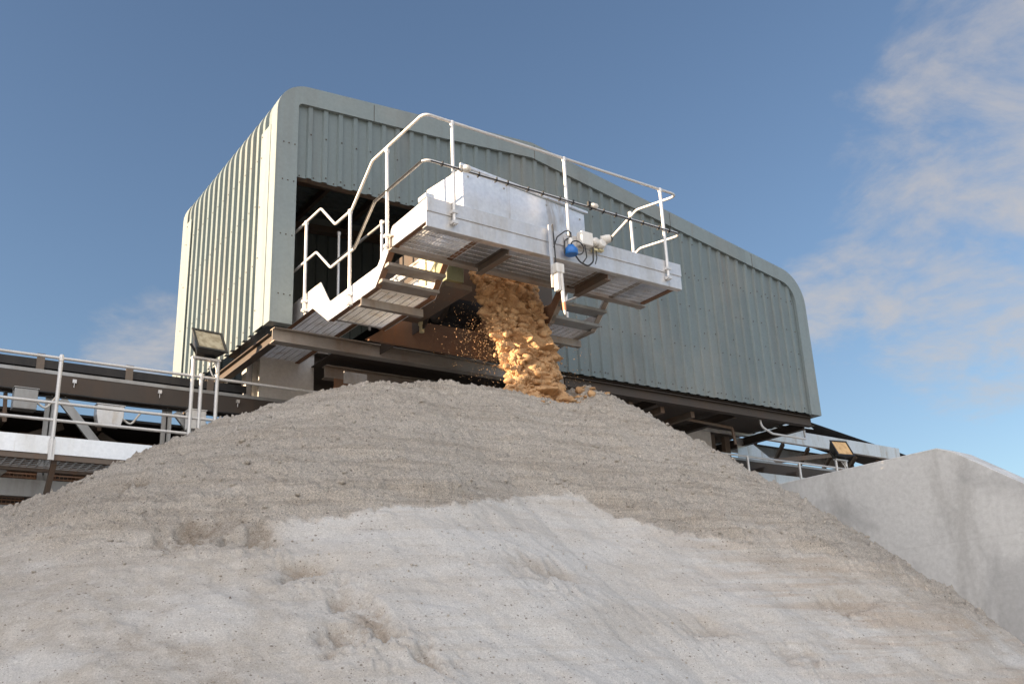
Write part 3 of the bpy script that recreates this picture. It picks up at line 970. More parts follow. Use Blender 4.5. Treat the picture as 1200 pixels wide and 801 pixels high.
def stringer(x, w, mtn):
    """side plate: platform level, steep drop, lower level, kick up, inner level"""
    top = [(8.505, 6.70), (9.28, 6.68), (9.66, 6.31), (10.98, 6.31), (11.28, 6.69), (14.2, 6.69)]
    bot = [(14.2, 6.40), (11.52, 6.40), (11.03, 6.06), (9.72, 6.06), (9.36, 6.42), (8.505, 6.42)]
    mb = MB()
    # split in convex pieces so the face is clean
    segs = list(zip(top[:-1], top[1:], bot[::-1][:-1], bot[::-1][1:]))
    n = len(top); bb = bot[::-1]
    vs = [(x, y, z) for y, z in top] + [(x, y, z) for y, z in bb] + [(x + w, y, z) for y, z in top] + [(x + w, y, z) for y, z in bb]
    fs = []
    for i in range(n - 1):
        fs.append((i, i + 1, n + i + 1, n + i))
        fs.append((2 * n + i, 3 * n + i, 3 * n + i + 1, 2 * n + i + 1))
        fs.append((i, 2 * n + i, 2 * n + i + 1, i + 1))
        fs.append((n + i, n + i + 1, 3 * n + i + 1, 3 * n + i))
    fs.append((0, n, 3 * n, 2 * n)); fs.append((n - 1, 3 * n - 1, 4 * n - 1, 2 * n - 1)[::1])
    mb.add(vs, fs)
    # bottom flange
    for i in range(n - 1):
        a, b = bb[i], bb[i + 1]
        s = 1 if w > 0 else -1
        mb.bar((x + s * 0.045, a[0], a[1] + 0.008), (x + s * 0.045, b[0], b[1] + 0.008), 0.075, 0.012, mi=1)
    bm2 = bmesh.new()
    o = mb.build('stringer', mtn, PLAT)
    bm2.from_mesh(o.data); bmesh.ops.recalc_face_normals(bm2, faces=bm2.faces); bm2.to_mesh(o.data); bm2.free()
    return o


stringer(PX0, 0.012, ['bright_galvanised', 'rusty_plate'])
stringer(5.86, -0.012, ['bright_galvanised', 'rusty_plate'])
stringer(7.62, 0.012, ['rusty_plate', 'grey_beam'])
stringer(8.42, -0.012, ['galvanised', 'grey_beam'])
MB().box((PX0 - 0.012, PF - 0.01, 6.705), (PX0 + 0.10, PF + 0.16, 6.76)).build('corner_block', 'bright_galvanised', PLAT, 0.004)
for (xa, xb, mtn) in ((PX0 + 0.02, 5.84, 'grey_beam'), (7.64, 8.40, 'dull_galvanised')):
    for (y, z) in ((9.44, 6.27), (9.60, 6.12)):
        MB().box((xa, y - 0.02, z - 0.028), (xb, y + 0.20, z + 0.012)).build('stair_tread', mtn, PLAT, 0.003)
    grating(xa + 0.03, xb - 0.03, 9.84, 11.0, 6.09, 'x').build('grating', 'galvanised', PLAT)
    grating(xa + 0.03, xb - 0.03, 11.3, 14.1, 6.43, 'x').build('grating', 'galvanised', PLAT)
    MB().channel((xa - 0.02, 10.12, 6.01), (xb + 0.06, 10.12, 6.01), 0.07, 0.10, 1).build('cross_beam', 'grey_beam', PLAT)
    MB().box((xa, 11.02, 6.08), (xb, 11.03, 6.35)).build('riser_plate', 'dull_galvanised', PLAT)

# galvanised housing
mb = MB()
P_ = [(5.70, 8.78, 6.60), (7.56, 8.78, 6.60), (7.56, 9.62, 6.60), (5.70, 9.62, 6.60), (5.70, 8.78, 7.40), (7.56, 8.78, 7.24), (7.56, 9.62, 7.36), (5.70, 9.62, 7.48)]
mb.add(P_, [(0, 3, 2, 1), (4, 5, 6, 7), (0, 1, 5, 4), (1, 2, 6, 5), (2, 3, 7, 6), (3, 0, 4, 7)])
for (x, z) in ((5.78, 6.85), (5.78, 7.3), (7.48, 6.85), (7.48, 7.15), (6.3, 7.28), (6.95, 7.22)):
    mb.box((x - 0.012, 8.77, z - 0.012), (x + 0.012, 8.7795, z + 0.012), 1)
mb.build('housing', ['bright_galvanised', 'dull_galvanised'], PLAT, 0.008)
MB().bar((5.66, 8.762, 7.43), (7.60, 8.762, 7.265), 0.03, 0.03).build('housing_lip', 'bright_galvanised', PLAT)
MB().box((5.40, 9.0, 6.60), (5.58, 9.3, 6.93)).build('housing_box', 'white_plastic', PLAT, 0.006)


def post(x, y, z0, z1, parent, r=0.0215, plate=(0, -1)):
    mb = MB().tube([(x, y, z0), (x, y, z1)], r, 12)
    mb.lathe((x, y, z1 - 0.035), (x, y, z1 + 0.03), [(0, r + 0.004), (0.3, r + 0.009), (0.8, r + 0.009), (1, r * 0.6)], 12)
    for zz in (z0 + 0.03, z0 + 0.16):
        mb.box((x - 0.035, y - 0.03, zz - 0.018), (x + 0.035, y + 0.03, zz + 0.018))
    return mb.build('rail_post', 'tube_galvanised', parent)


RXL = PX0 - 0.035
HR = MB().tube([(RXL, 13.2, 7.75), (RXL, 11.24, 7.75), (RXL, 10.78, 7.32), (RXL, 10.30, 7.32), (RXL, 9.73, 7.75), (RXL, PF - 0.04, 7.75), (9.0, PF - 0.04, 7.75), (8.80, 9.08, 7.75), (8.62, 9.72, 7.34), (8.46, 10.35, 7.32), (8.46, 11.6, 7.32)], 0.0185, 10, 0.10).build('handrail', 'tube_galvanised', PLAT)
MB().tube([(RXL, 13.2, 7.15), (RXL, 11.36, 7.15), (RXL, 10.90, 6.75), (RXL, 10.22, 6.75), (RXL, 9.66, 7.16), (RXL, PF - 0.04, 7.16), (9.0, PF - 0.04, 7.16), (8.80, 9.08, 7.16), (8.62, 9.66, 6.78), (8.46, 10.35, 6.74), (8.46, 11.6, 6.74)], 0.0175, 10, 0.10).build('mid_rail', 'tube_galvanised', HR)
for x in (5.37, 7.02, 8.66):
    post(x, PF - 0.04, 6.43, 7.74, HR)
post(PX0 - 0.035, 9.35, 6.41, 7.71, HR)
post(PX0 - 0.035, 10.34, 6.02, 7.32, HR)
post(PX0 - 0.035, 11.72, 6.40, 7.74, HR)
post(8.78, 9.20, 6.50, 7.74, HR)
post(8.46, 10.35, 6.05, 7.32, HR)
post(5.9, 12.6, 6.42, 8.15, HR)
post(5.9, 11.2, 6.40, 7.75, HR)
MB().tube([(5.9, 12.9, 7.72), (5.9, 11.1, 7.72)], 0.02, 8).tube([(5.9, 11.1, 7.0), (7.4, 11.05, 7.0)], 0.02, 8).build('inner_rail', 'dull_galvanised', PLAT)
MB().channel((5.98, 10.0, 6.78), (5.98, 11.6, 6.78), 0.05, 0.12, 1).build('guard_rail', 'bright_galvanised', PLAT)

# ------------------------------------------------------------------ tripper conveyor head, chute
TRIP = thing('discharge_conveyor', 'dark rusty conveyor discharge head and chute under the platform', 'conveyor', (7.3, 11.5, 6.2))
MB().lathe((6.98, 11.55, 6.86), (8.24, 11.55, 6.86), [(0, 0.26), (0.02, 0.3), (0.98, 0.3), (1, 0.26)], 28).build('head_pulley', 'dark_steel', TRIP)
mb = MB()
vs = []; arcn = 14
path = [(14.6, 7.17)] + [(11.55 + 0.312 * math.cos(math.pi / 2 + math.pi * i / arcn), 6.86 + 0.312 * math.sin(math.pi / 2 + math.pi * i / arcn)) for i in range(arcn + 1)] + [(14.6, 6.5)]
for y, z in path:
    vs += [(7.04, y, z), (8.18, y, z)]
mb.add(vs, [(2 * i, 2 * i + 1, 2 * i + 3, 2 * i + 2) for i in range(len(path) - 1)])
o = mb.build('belt', 'rubber', TRIP); s = o.modifiers.new('gauge', 'SOLIDIFY'); s.thickness = 0.014
MB().prism([(8.32, 10.9, 6.36), (8.32, 12.1, 6.36), (8.32, 12.1, 7.4), (8.32, 10.9, 7.4)], (0.012, 0, 0)).build('chute_side', 'rusty_plate', TRIP)
MB().prism([(6.34, 10.62, 6.30), (6.34, 10.8, 6.12), (6.34, 12.1, 6.12), (6.34, 12.1, 7.4), (6.34, 10.62, 7.4)], (0.012, 0, 0)).build('shade_panel', 'dark_steel', TRIP)  # sheet added to keep sun off the upper part of the stream
MB().box((6.25, 14.5, 5.65), (9.85, 14.515, 6.13)).build('dark_backing', 'dark_steel', TRIP)  # dark sheet added behind the leg to blacken the gap under the shed
MB().prism([(6.355, 10.5, 6.5), (8.318, 10.5, 6.5), (8.318, 10.5, 7.42), (6.355, 10.5, 7.42)], (0, 0.012, 0)).build('chute_front', 'dark_steel', TRIP)
MB().prism([(5.62, 11.15, 5.94), (7.75, 11.15, 5.94), (7.75, 11.15, 6.36), (6.18, 11.15, 6.33)], (0, 0.014, 0)).box((5.66, 11.10, 5.926), (7.75, 11.149, 5.938)).build('deflector_plate', 'rusty_plate', TRIP)
MB().box((6.9, 12.72, 5.45), (8.9, 12.735, 5.95)).build('chute_back', 'dark_steel', TRIP)
MB().box((6.0, 12.9, 5.60), (8.9, 12.91, 5.93)).build('chute_apron', 'rusty_plate', TRIP)
MB().box((6.05, 12.66, 5.80), (6.42, 12.68, 5.98)).build('bracket_plate', 'galvanised', TRIP)
mb = MB().lathe((6.35, 10.9, 6.08), (6.35, 10.9, 6.34), [(0, 0.035), (0.4, 0.035), (0.41, 0.05), (1, 0.05)], 12).box((6.28, 10.84, 6.33), (6.46, 10.98, 6.36), 1)
mb.build('scraper_tensioner', ['cream_paint', 'red_paint'], TRIP)

DR = thing('drive_unit', 'cream and green drive gearbox with grey motor behind the left stair', 'drive unit', (6.15, 10.1, 6.2))
MB().box((5.96, 9.90, 6.29), (6.26, 10.30, 6.90)).build('gearbox', 'cream_paint', DR, 0.015)
MB().box((5.98, 9.64, 6.33), (6.24, 9.895, 6.84)).build('cover', 'green_paint', DR, 0.012)
mb = MB().lathe((6.10, 10.32, 6.5), (6.10, 10.8, 6.5), [(0, 0.12), (0.06, 0.15), (0.9, 0.15), (1, 0.09)], 20)
for k in range(10):
    a = 2 * math.pi * k / 10
    mb.bar((6.10 + 0.16 * math.cos(a), 10.38, 6.5 + 0.16 * math.sin(a)), (6.10 + 0.16 * math.cos(a), 10.74, 6.5 + 0.16 * math.sin(a)), 0.01, 0.03, (math.cos(a), 0, math.sin(a)))
mb.build('motor', 'dull_galvanised', DR)
MB().box((5.93, 9.6, 6.22), (6.33, 10.95, 6.285)).build('base_plate', 'brown_steel', DR)

EB = thing('electrical_box', 'small grey electrical box inside the shed opening beside the walkway', 'electrical box', (5.98, 11.9, 6.8))
MB().box((5.93, 11.75, 6.78), (6.25, 12.1, 7.12)).build('enclosure', 'galvanised', EB, 0.01)
MB().box((5.915, 11.78, 6.81), (5.928, 12.07, 7.09)).build('door', 'galvanised', EB, 0.004)
MB().tube([(6.1, 11.95, 6.78), (6.1, 11.95, 6.4)], 0.02, 8).build('conduit', 'dull_galvanised', EB)

# ------------------------------------------------------------------ fittings on the platform front
JB = thing('junction_box', 'white junction box with round cable glands on the platform edge', 'junction box', (7.32, 8.42, 6.6))
MB().box((7.16, 8.38, 6.58), (7.34, 8.488, 6.76)).build('body', 'white_plastic', JB, 0.012)
MB().lathe((7.39, 8.43, 6.66), (7.39, 8.36, 6.66), [(0, 0.05), (0.7, 0.055), (1, 0.03)], 14).lathe((7.475, 8.43, 6.645), (7.475, 8.35, 6.645), [(0, 0.055), (0.7, 0.06), (1, 0.04)], 14).build('gland', 'white_plastic', JB)
MB().box((7.35, 8.44, 6.60), (7.56, 8.485, 6.74)).build('back_plate', 'white_plastic', JB, 0.008)
MB().lathe((7.50, 8.42, 6.72), (7.60, 8.36, 6.74), [(0, 0.05), (0.6, 0.055), (1, 0.05)], 16).build('lens_barrel', 'white_plastic', JB)
MB().lathe((7.602, 8.359, 6.741), (7.618, 8.349, 6.745), [(0, 0.05), (1, 0.035)], 16).build('lens', 'black_plastic', JB)
MB().box((7.36, 8.40, 6.545), (7.42, 8.47, 6.575)).box((7.45, 8.40, 6.56), (7.52, 8.46, 6.585)).build('clamp', 'cream_paint', JB, 0.004)

SD = thing('siren', 'bright blue siren hanging below the platform edge', 'siren', (6.99, 8.42, 6.4))
MB().lathe((6.99, 8.40, 6.40), (6.99, 8.40, 6.53), [(0, 0.075), (0.12, 0.085), (0.55, 0.08), (0.8, 0.05), (1, 0.035)], 18).build('horn', 'blue_plastic', SD)
MB().lathe((6.99, 8.40, 6.531), (6.99, 8.40, 6.62), [(0, 0.03), (0.5, 0.034), (1, 0.022)], 12).build('cap', 'white_plastic', SD)
MB().box((6.95, 8.43, 6.50), (7.03, 8.47, 6.66)).build('bracket', 'galvanised', SD)

PB = thing('tilt_probe', 'white sensor with hanging orange tipped rod on a bracket below the platform', 'sensor', (6.72, 8.40, 6.2))
MB().bar((6.71, 8.435, 5.93), (6.71, 8.435, 6.74), 0.05, 0.012, (0, 1, 0)).build('bracket', 'galvanised', PB)
MB().box((6.70, 8.34, 6.10), (6.82, 8.428, 6.22)).build('head', 'white_plastic', PB, 0.01)
MB().box((6.715, 8.35, 5.88), (6.76, 8.425, 6.099)).build('mount', 'white_plastic', PB, 0.004)
MB().lathe((6.785, 8.37, 6.10), (6.80, 8.36, 5.58), [(0, 0.024), (0.8, 0.022), (0.97, 0.012), (1, 0.004)], 12).build('rod', 'white_plastic', PB)
MB().lathe((6.7955, 8.363, 5.735), (6.7985, 8.361, 5.635), [(0, 0.0235), (1, 0.021)], 12).build('rod_tip', 'orange_plastic', PB)

CB = thing('cable_bundle', 'black cables looping along the platform edge to the white box', 'cables', (7.0, 8.42, 6.5))
MB().tube([(6.74, 8.42, 6.75), (6.745, 8.415, 6.5), (6.75, 8.41, 6.2)], 0.009, 7).tube([(6.74, 8.42, 6.45), (6.80, 8.42, 6.60), (6.92, 8.41, 6.70), (7.0, 8.41, 6.72), (7.02, 8.41, 6.55)], 0.008, 7, 0.06).build('cable', 'black_plastic', CB)
MB().tube([(6.90, 8.42, 6.40), (6.91, 8.41, 6.58), (6.99, 8.41, 6.63), (7.03, 8.41, 6.42)], 0.008, 7, 0.05).tube([(7.0, 8.41, 6.70), (7.0, 8.405, 6.45)], 0.016, 8).build('cable', 'black_plastic', CB)
lp = [(7.07 + 0.075 * math.cos(a) * (1 + 0.05 * a), 8.40 - 0.004 * a, 6.50 + 0.085 * math.sin(a)) for a in np.linspace(2.6, 2.6 + 2 * math.pi * 1.05, 26)]
MB().tube([(7.02, 8.41, 6.62)] + lp, 0.008, 7).build('cable', 'black_plastic', CB)
MB().tube([(7.05, 8.41, 6.42), (7.12, 8.40, 6.33), (7.24, 8.40, 6.30), (7.33, 8.40, 6.38), (7.34, 8.40, 6.57)], 0.010, 7, 0.08).tube([(7.22, 8.41, 6.58), (7.23, 8.40, 6.42), (7.16, 8.40, 6.33)], 0.008, 7, 0.06).tube([(7.40, 8.42, 6.60), (7.40, 8.41, 6.45), (7.36, 8.40, 6.36)], 0.007, 7, 0.04).build('cable', 'black_plastic', CB)
mb = MB().tube([(5.05, 8.425, 7.137), (8.9, 8.425, 7.137)], 0.008, 7)
for k in range(16):
    x = 5.2 + k * 0.24 + random.uniform(-.06, .06); mb.box((x - 0.005, 8.428, 7.130), (x + 0.005, 8.484, 7.183))
mb.build('rail_cable', 'black_plastic', CB)
mb = MB().tube([(RXL - 0.024, 8.5, 7.15), (RXL - 0.024, 9.65, 7.15), (RXL - 0.024, 10.2, 6.735)], 0.007, 7); mb.build('rail_cable', 'black_plastic', CB)

BE = thing('beacon', 'small round white lamp on the platform rail above the housing corner', 'lamp', (5.47, 8.44, 7.15))
MB().lathe((5.47, 8.41, 7.15), (5.56, 8.38, 7.15), [(0, 0.03), (0.2, 0.045), (0.7, 0.045), (1, 0.02)], 14).build('lamp_body', 'white_plastic', BE)
MB().box((5.43, 8.40, 7.12), (5.475, 8.44, 7.18)).build('clamp', 'dull_galvanised', BE)
BE2 = thing('push_button', 'small pinkish pull switch clamped to platform mid rail beyond the housing', 'switch', (7.40, 8.44, 7.17))
MB().lathe((7.38, 8.43, 7.18), (7.48, 8.41, 7.17), [(0, 0.022), (0.3, 0.034), (0.8, 0.034), (1, 0.02)], 12).build('switch_body', 'white_plastic', BE2)
MB().box((7.34, 8.42, 7.16), (7.38, 8.45, 7.22)).build('lever', 'black_plastic', BE2)

# ------------------------------------------------------------------ conveyor gantry
GAN = thing('conveyor_gantry', 'long dark steel conveyor gantry with walkway and belt running behind the sand pile', 'conveyor gantry', (8.0, 14.0, 0))
GX0, GX1 = -7.0, 26.0
GY = 13.76
MB().channel((GX0, GY, 5.555), (GX1, GY, 5.555), 0.12, 0.27, 1, 0.014).build('girder', 'dark_steel', GAN)
mb = MB().box((GX0, GY - 0.065, 5.692), (GX1, GY + 0.05, 5.74)); mb.build('rail', 'dull_galvanised', GAN)
MB().channel((GX0, 15.12, 5.46), (GX1, 15.12, 5.46), 0.10, 0.16, -1).build('girder', 'dark_steel', GAN)
# carrying belt, troughed, and return belt
mb = MB(); vs = []
cs = [(13.84, 5.90), (13.88, 5.87), (14.12, 5.76), (14.76, 5.76), (15.0, 5.87), (15.04, 5.90)]
for x in (GX0, 5.0): vs += [(x, y, z) for y, z in cs]
mb.add(vs, [(i, i + 1, i + 7, i + 6) for i in range(5)])
o = mb.build('belt', 'rubber', GAN); s = o.modifiers.new('gauge', 'SOLIDIFY'); s.thickness = 0.02
MB().box((GX0, 13.815, 5.80), (5.0, 13.835, 5.915)).build('belt_skirt', 'rubber', GAN)
MB().box((GX0, 13.86, 5.19), (GX1, 15.04, 5.215)).build('return_belt', 'rubber', GAN)
mb = MB(); vs = []
for x, dz in ((15.2, 1.30), (24.6, 0.12)): vs += [(x, y, z + dz) for y, z in cs]
mb.add(vs, [(i, i + 1, i + 7, i + 6) for i in range(5)])
o = mb.build('belt', 'rubber', GAN); s = o.modifiers.new('gauge', 'SOLIDIFY'); s.thickness = 0.02
# idlers
for x in [-5.9 + 1.15 * k for k in range(10)]:
    mb = MB().box((x - 0.05, 13.80, 5.745), (x + 0.05, 13.812, 5.99)).bar((x, 13.82, 5.75), (x, 15.06, 5.75 - 0.06), 0.05, 0.05)
    ib = mb.build('idler_bracket', 'brown_steel', GAN)
    MB().lathe((x, 14.14, 5.70), (x, 14.74, 5.70), [(0, 0.04), (0.02, 0.05), (0.98, 0.05), (1, 0.04)], 12).build('idler_roller', 'dark_steel', ib)
# lower chord, verticals, diagonals
MB().channel((GX0, GY, 4.16), (GX1, GY, 4.16), 0.10, 0.22, 1).build('lower_chord', 'dull_galvanised', GAN)
MB().channel((GX0, 15.12, 4.16), (GX1, 15.12, 4.16), 0.10, 0.20, -1).build('lower_chord', 'dark_steel', GAN)
for k in range(-6, 14):
    x = 2.33 + 1.52 * k
    MB().channel((x, GY + 0.02, 4.28), (x, GY + 0.02, 5.41), 0.06, 0.14, 1).build('truss_post', 'dull_galvanised', GAN)
    MB().bar((x + 0.12, GY + 0.0, 5.38), (x + 1.05, GY + 0.0, 4.32), 0.05, 0.11).build('truss_diagonal', 'dull_galvanised', GAN)
    MB().bar((x + 0.1, 15.1, 4.3), (x + 1.4, 15.1, 5.3), 0.05, 0.10).build('truss_diagonal', 'dark_steel', GAN)
    MB().bar((x + 0.05, GY + 0.1, 4.2), (x + 0.05, 15.05, 4.2), 0.08, 0.12).build('cross_beam', 'dark_steel', GAN)
    MB().bar((x - 0.02, 13.0, 4.36), (x + 0.0, GY - 0.08, 3.75), 0.06, 0.08).build('walkway_bracket', 'brown_steel', GAN)
# side sheeting on the far side keeps the wind off the return belt
mb = MB()
pr = rib_profile(GX0, 5.4, 0.2, 0.03)
for (u0, d0), (u1, d1) in zip(pr[:-1], pr[1:]):
    mb.add([(u0, 15.24 + d0, 3.2), (u1, 15.24 + d1, 3.2), (u1, 15.24 + d1, 5.58), (u0, 15.24 + d0, 5.58)], [(0, 1, 2, 3)])
mb.build('side_sheeting', 'rusty_plate', GAN)
# spill tray and lower truss
MB().box((GX0, 13.9, 3.86), (6.5, 15.1, 3.875)).build('spill_tray', 'dark_steel', GAN)
MB().box((GX0, 13.84, 3.52), (5.5, 13.855, 3.95)).build('spill_panel', 'dull_galvanised', GAN)
for k in range(-3, 3):
    MB().bar((1.1 + 1.6 * k, 13.80, 3.98), (2.2 + 1.6 * k, 13.80, 3.3), 0.05, 0.10).build('lower_brace', 'dull_galvanised', GAN)
MB().box((GX0, 13.70, 3.22), (5.5, 13.86, 3.50)).build('lower_chord', 'rusty_plate', GAN)
# mesh guard below the walkway
mb = MB()
for i in range(150):
    x = -3 + i * 0.05; mb.bar((x, 13.87, 3.95), (x, 13.87, 4.36), 0.02, 0.006)
for i in range(9):
    mb.bar((-3, 13.872, 3.97 + i * 0.05), (4.5, 13.872, 3.97 + i * 0.05), 0.006, 0.018)
mb.build('mesh_guard', 'rusty_plate', GAN)
for k in range(12):
    x = -2.9 + 1.17 * k
    rb = MB().bar((x, 13.82, 5.40), (x + 0.03, 13.84, 5.02), 0.05, 0.012, (0, 1, 0)).bar((x, 15.0, 5.40), (x + 0.03, 15.0, 5.02), 0.05, 0.012, (0, 1, 0)).build('return_bracket', 'brown_steel', GAN)
    MB().lathe((x + 0.02, 13.85, 5.11), (x + 0.02, 14.98, 5.11), [(0, 0.05), (0.02, 0.065), (0.98, 0.065), (1, 0.05)], 12).build('return_roller', 'dark_steel', rb)
for k in range(9):
    x = -3.1 + 1.13 * k
    MB().box((x, GY - 0.085, 5.60), (x + 0.05, GY - 0.061, 5.65)).lathe((x + 0.025, GY - 0.073, 5.60), (x + 0.025, GY - 0.073, 5.54), [(0, 0.006), (1, 0.006)], 6).build('rail_clip', 'galvanised', GAN)
for zc_, yy in ((5.445, GY - 0.075), (5.40, GY - 0.03)):
    pts = [(GX0 + 0.5 * i, yy, zc_ - 0.018 * abs(math.sin(i * 1.3))) for i in range(26)]
    MB().tube(pts, 0.012, 6).build('cable_run', 'black_plastic', GAN)
MB().bar((1.2, 14.3, 4.5), (2.6, 14.3, 5.15), 0.06, 0.10).bar((3.1, 14.4, 5.1), (4.4, 14.4, 4.4), 0.06, 0.10).bar((0.2, 14.5, 4.75), (4.9, 14.5, 4.85), 0.06, 0.12).build('inner_brace', 'brown_steel', GAN)
# walkway
WY = 12.90
MB().box((GX0, WY - 0.008, 4.44), (11.9, WY, 4.66)).build('toe_plate', 'bright_galvanised', GAN)
MB().box((GX0, WY + 0.004, 4.37), (11.9, WY + 0.05, 4.435)).build('edge_angle', 'brown_steel', GAN)
MB().box((GX0, 13.62, 4.36), (11.9, 13.68, 4.435)).build('edge_angle', 'brown_steel', GAN)
grating(-3.0, 6.5, WY + 0.06, 13.61, 4.40, 'y', 0.10, 0.035).build('grating', 'dull_galvanised', GAN)
GR = []
for (xa, xb, zo) in ((GX0, 11.9, 0.0), (12.5, 19.5, -0.13)):
    gr_ = GAN
    for z, nm in ((5.665 + zo, 'handrail'), (5.08 + zo, 'mid_rail'), (4.86 + zo, 'lower_rail')):
        r0 = MB().tube([(xa, WY - 0.03, z), (xb, WY - 0.03, z)], 0.021, 8).build(nm, 'tube_galvanised', gr_)
        if gr_ is GAN: gr_ = r0
    GR.append(gr_)
for x in [2.24 + 1.78 * k for k in range(-4, 6)]:
    MB().box((x - 0.035, WY - 0.052, 4.36), (x + 0.035, WY - 0.010, 4.62)).tube([(x, WY - 0.03, 4.4), (x, WY - 0.03, 5.68)], 0.026, 10).lathe((x, WY - 0.03, 5.62), (x, WY - 0.03, 5.71), [(0, 0.03), (0.3, 0.035), (1, 0.026)], 10).build('rail_post', 'tube_galvanised', GR[0])
for x in (13.0, 14.85, 16.4, 18.0, 19.4):
    MB().tube([(x, WY - 0.03, 4.3), (x, WY - 0.03, 5.55)], 0.026, 10).build('rail_post', 'tube_galvanised', GR[1])
MB().box((12.5, WY - 0.008, 4.3), (19.5, WY, 4.55)).build('toe_plate', 'galvanised', GAN)
grating(12.5, 19.5, WY + 0.06, 13.61, 4.30, 'y', 0.10, 0.035).build('grating', 'dull_galvanised', GAN)
MB().box((13.0, 13.80, 4.75), (24, 13.815, 5.40)).build('spill_panel', 'brown_steel', GAN)
mb = MB()
for k in range(4):
    x = 16.0 + k * 1.05; mb.lathe((x, 13.4, 5.42), (x, 14.6, 5.42), [(0, 0.10), (0.03, 0.12), (0.97, 0.12), (1, 0.1)], 14)
mb.build('guide_roller', 'dark_steel', GAN)
MB().box((15.3, 13.3, 5.1), (18.0, 13.32, 5.36)).build('splash_plate', 'galvanised', GAN)
# legs
for x in (-6.0, -1.0, 4.0, 9.0, 14.5, 20.0, 25.5):
    for y in (GY + 0.05, 15.1):
        MB().ibeam((x, y, 0), (x, y, 4.05), 0.2, 0.2, 0.014, (0, 1, 0)).build('leg', 'brown_steel', GAN)
    MB().bar((x, GY + 0.1, 0.3), (x, 15.05, 3.9), 0.08, 0.08).build('leg_brace', 'brown_steel', GAN)

# belt guard boxes hanging from the girder
for (x, z, s, tp, mt_, lab) in ((1.98, 5.26, 0.28, 0.5, 'dull_galvanised', 'dull grey box under the gantry girder at the far left'), (3.03, 5.16, 0.35, 0.41, 'galvanised', 'pale grey box with tapered bottom hung from the gantry girder'), (4.20, 5.23, 0.24, 0.5, 'column_paint', 'small whitish box beside the floodlight legs on the gantry')):
    t_ = thing('belt_switch_box', lab, 'switch box', (x, 13.6, z), 'boxes hung along the gantry girder')
    MB().prism([(x - s / 2, 13.50, z + 0.14), (x + s / 2, 13.50, z + 0.14), (x + s / 2, 13.50, z), (x + s * tp, 13.50, z - 0.13), (x - s * tp, 13.50, z - 0.13), (x - s / 2, 13.50, z)], (0, 0.18, 0)).build('enclosure', mt_, t_, 0.008)
    MB().box((x - s / 2 - 0.01, 13.49, z + 0.141), (x + s / 2 + 0.01, 13.69, z + 0.155)).build('lid', mt_, t_, 0.004)
    MB().tube([(x + s / 2, 13.6, z), (x + s / 2 + 0.12, 13.6, z - 0.08), (x + s / 2 + 0.25, 13.62, z + 0.12)], 0.014, 8, 0.06).build('cable', 'white_plastic', t_)

# ------------------------------------------------------------------ floodlights


def floodlight(x, y, z, yaw, tilt, wid, label, zbase, glass='lamp_glass'):
    t_ = thing('floodlight', label, 'floodlight', (x, y, z), 'floodlights along the gantry walkway')
    Rm = Matrix.Rotation(rad(yaw), 3, 'Z') @ Matrix.Rotation(rad(tilt), 3, 'X')
    O = V(x, y, z + 0.19)

    def T(m):
        m.v = [tuple(O + Rm @ V(p)) for p in m.v]; return m
    w, h_, d = wid / 2, 0.195, 0.07
    mb = MB()
    # tapered cast body behind the glass
    f0 = [(-w, -d, -h_), (w, -d, -h_), (w, -d, h_), (-w, -d, h_)]; b0 = [(-w * .6, 2.2 * d, -h_ * .55), (w * .6, 2.2 * d, -h_ * .55), (w * .6, 2.2 * d, h_ * .55), (-w * .6, 2.2 * d, h_ * .55)]
    mb.add(f0 + b0, [(0, 1, 2, 3), (7, 6, 5, 4), (0, 4, 5, 1), (1, 5, 6, 2), (2, 6, 7, 3), (3, 7, 4, 0)])
    for k in range(7):
        xx = -w * .5 + k * w / 6; mb.box((xx - 0.004, 2.2 * d, -h_ * .5), (xx + 0.004, 2.2 * d + 0.03, h_ * .5))
    body = T(mb).build('body', 'black_plastic', t_, 0.006)
    fr = 0.022
    mb = MB().box((-w - .012, -d - .022, -h_ - .012), (w + .012, -d - .002, -h_ + fr)).box((-w - .012, -d - .022, h_ - fr), (w + .012, -d - .002, h_ + .012))
    mb.box((-w - .012, -d - .022, -h_ + fr + .001), (-w + fr, -d - .002, h_ - fr - .001)).box((w - fr, -d - .022, -h_ + fr + .001), (w + .012, -d - .002, h_ - fr - .001))
    T(mb).build('frame', 'black_plastic', body)
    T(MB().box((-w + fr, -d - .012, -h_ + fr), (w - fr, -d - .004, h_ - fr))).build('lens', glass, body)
    # stand: two posts with a top bar, cable and yoke
    wz = z - 0.03; hx = 0.17
    mb = MB().tube([(x - hx, y + 0.02, zbase), (x - hx, y + 0.02, wz)], 0.026, 10); mb.build('leg', 'tube_galvanised', t_)
    mb = MB().tube([(x + hx, y + 0.02, zbase), (x + hx, y + 0.02, wz)], 0.026, 10); mb.build('leg', 'tube_galvanised', t_)
    MB().box((x - hx - 0.03, y - 0.02, wz), (x + hx + 0.03, y + 0.06, wz + 0.03)).build('top_bar', 'tube_galvanised', t_, 0.003)
    mb = MB()
    for s in (-1, 1):
        a = O + Rm @ V(s * (w + 0.02), 0.03, 0)
        mb.bar((x + s * 0.10, y + 0.02, wz + 0.03), a, 0.008, 0.035, (1, 0, 0))
    mb.build('yoke', 'black_plastic', t_)
    MB().tube([(x + 0.08, y + 0.1, wz + 0.06), (x + 0.04, y - 0.03, wz - 0.12), (x + 0.09, y - 0.04, wz - 0.25), (x + 0.15, y - 0.02, wz - 0.16), (x + 0.13, y + 0.05, wz)], 0.010, 7, 0.08).build('cable', 'white_plastic', t_)
    return t_


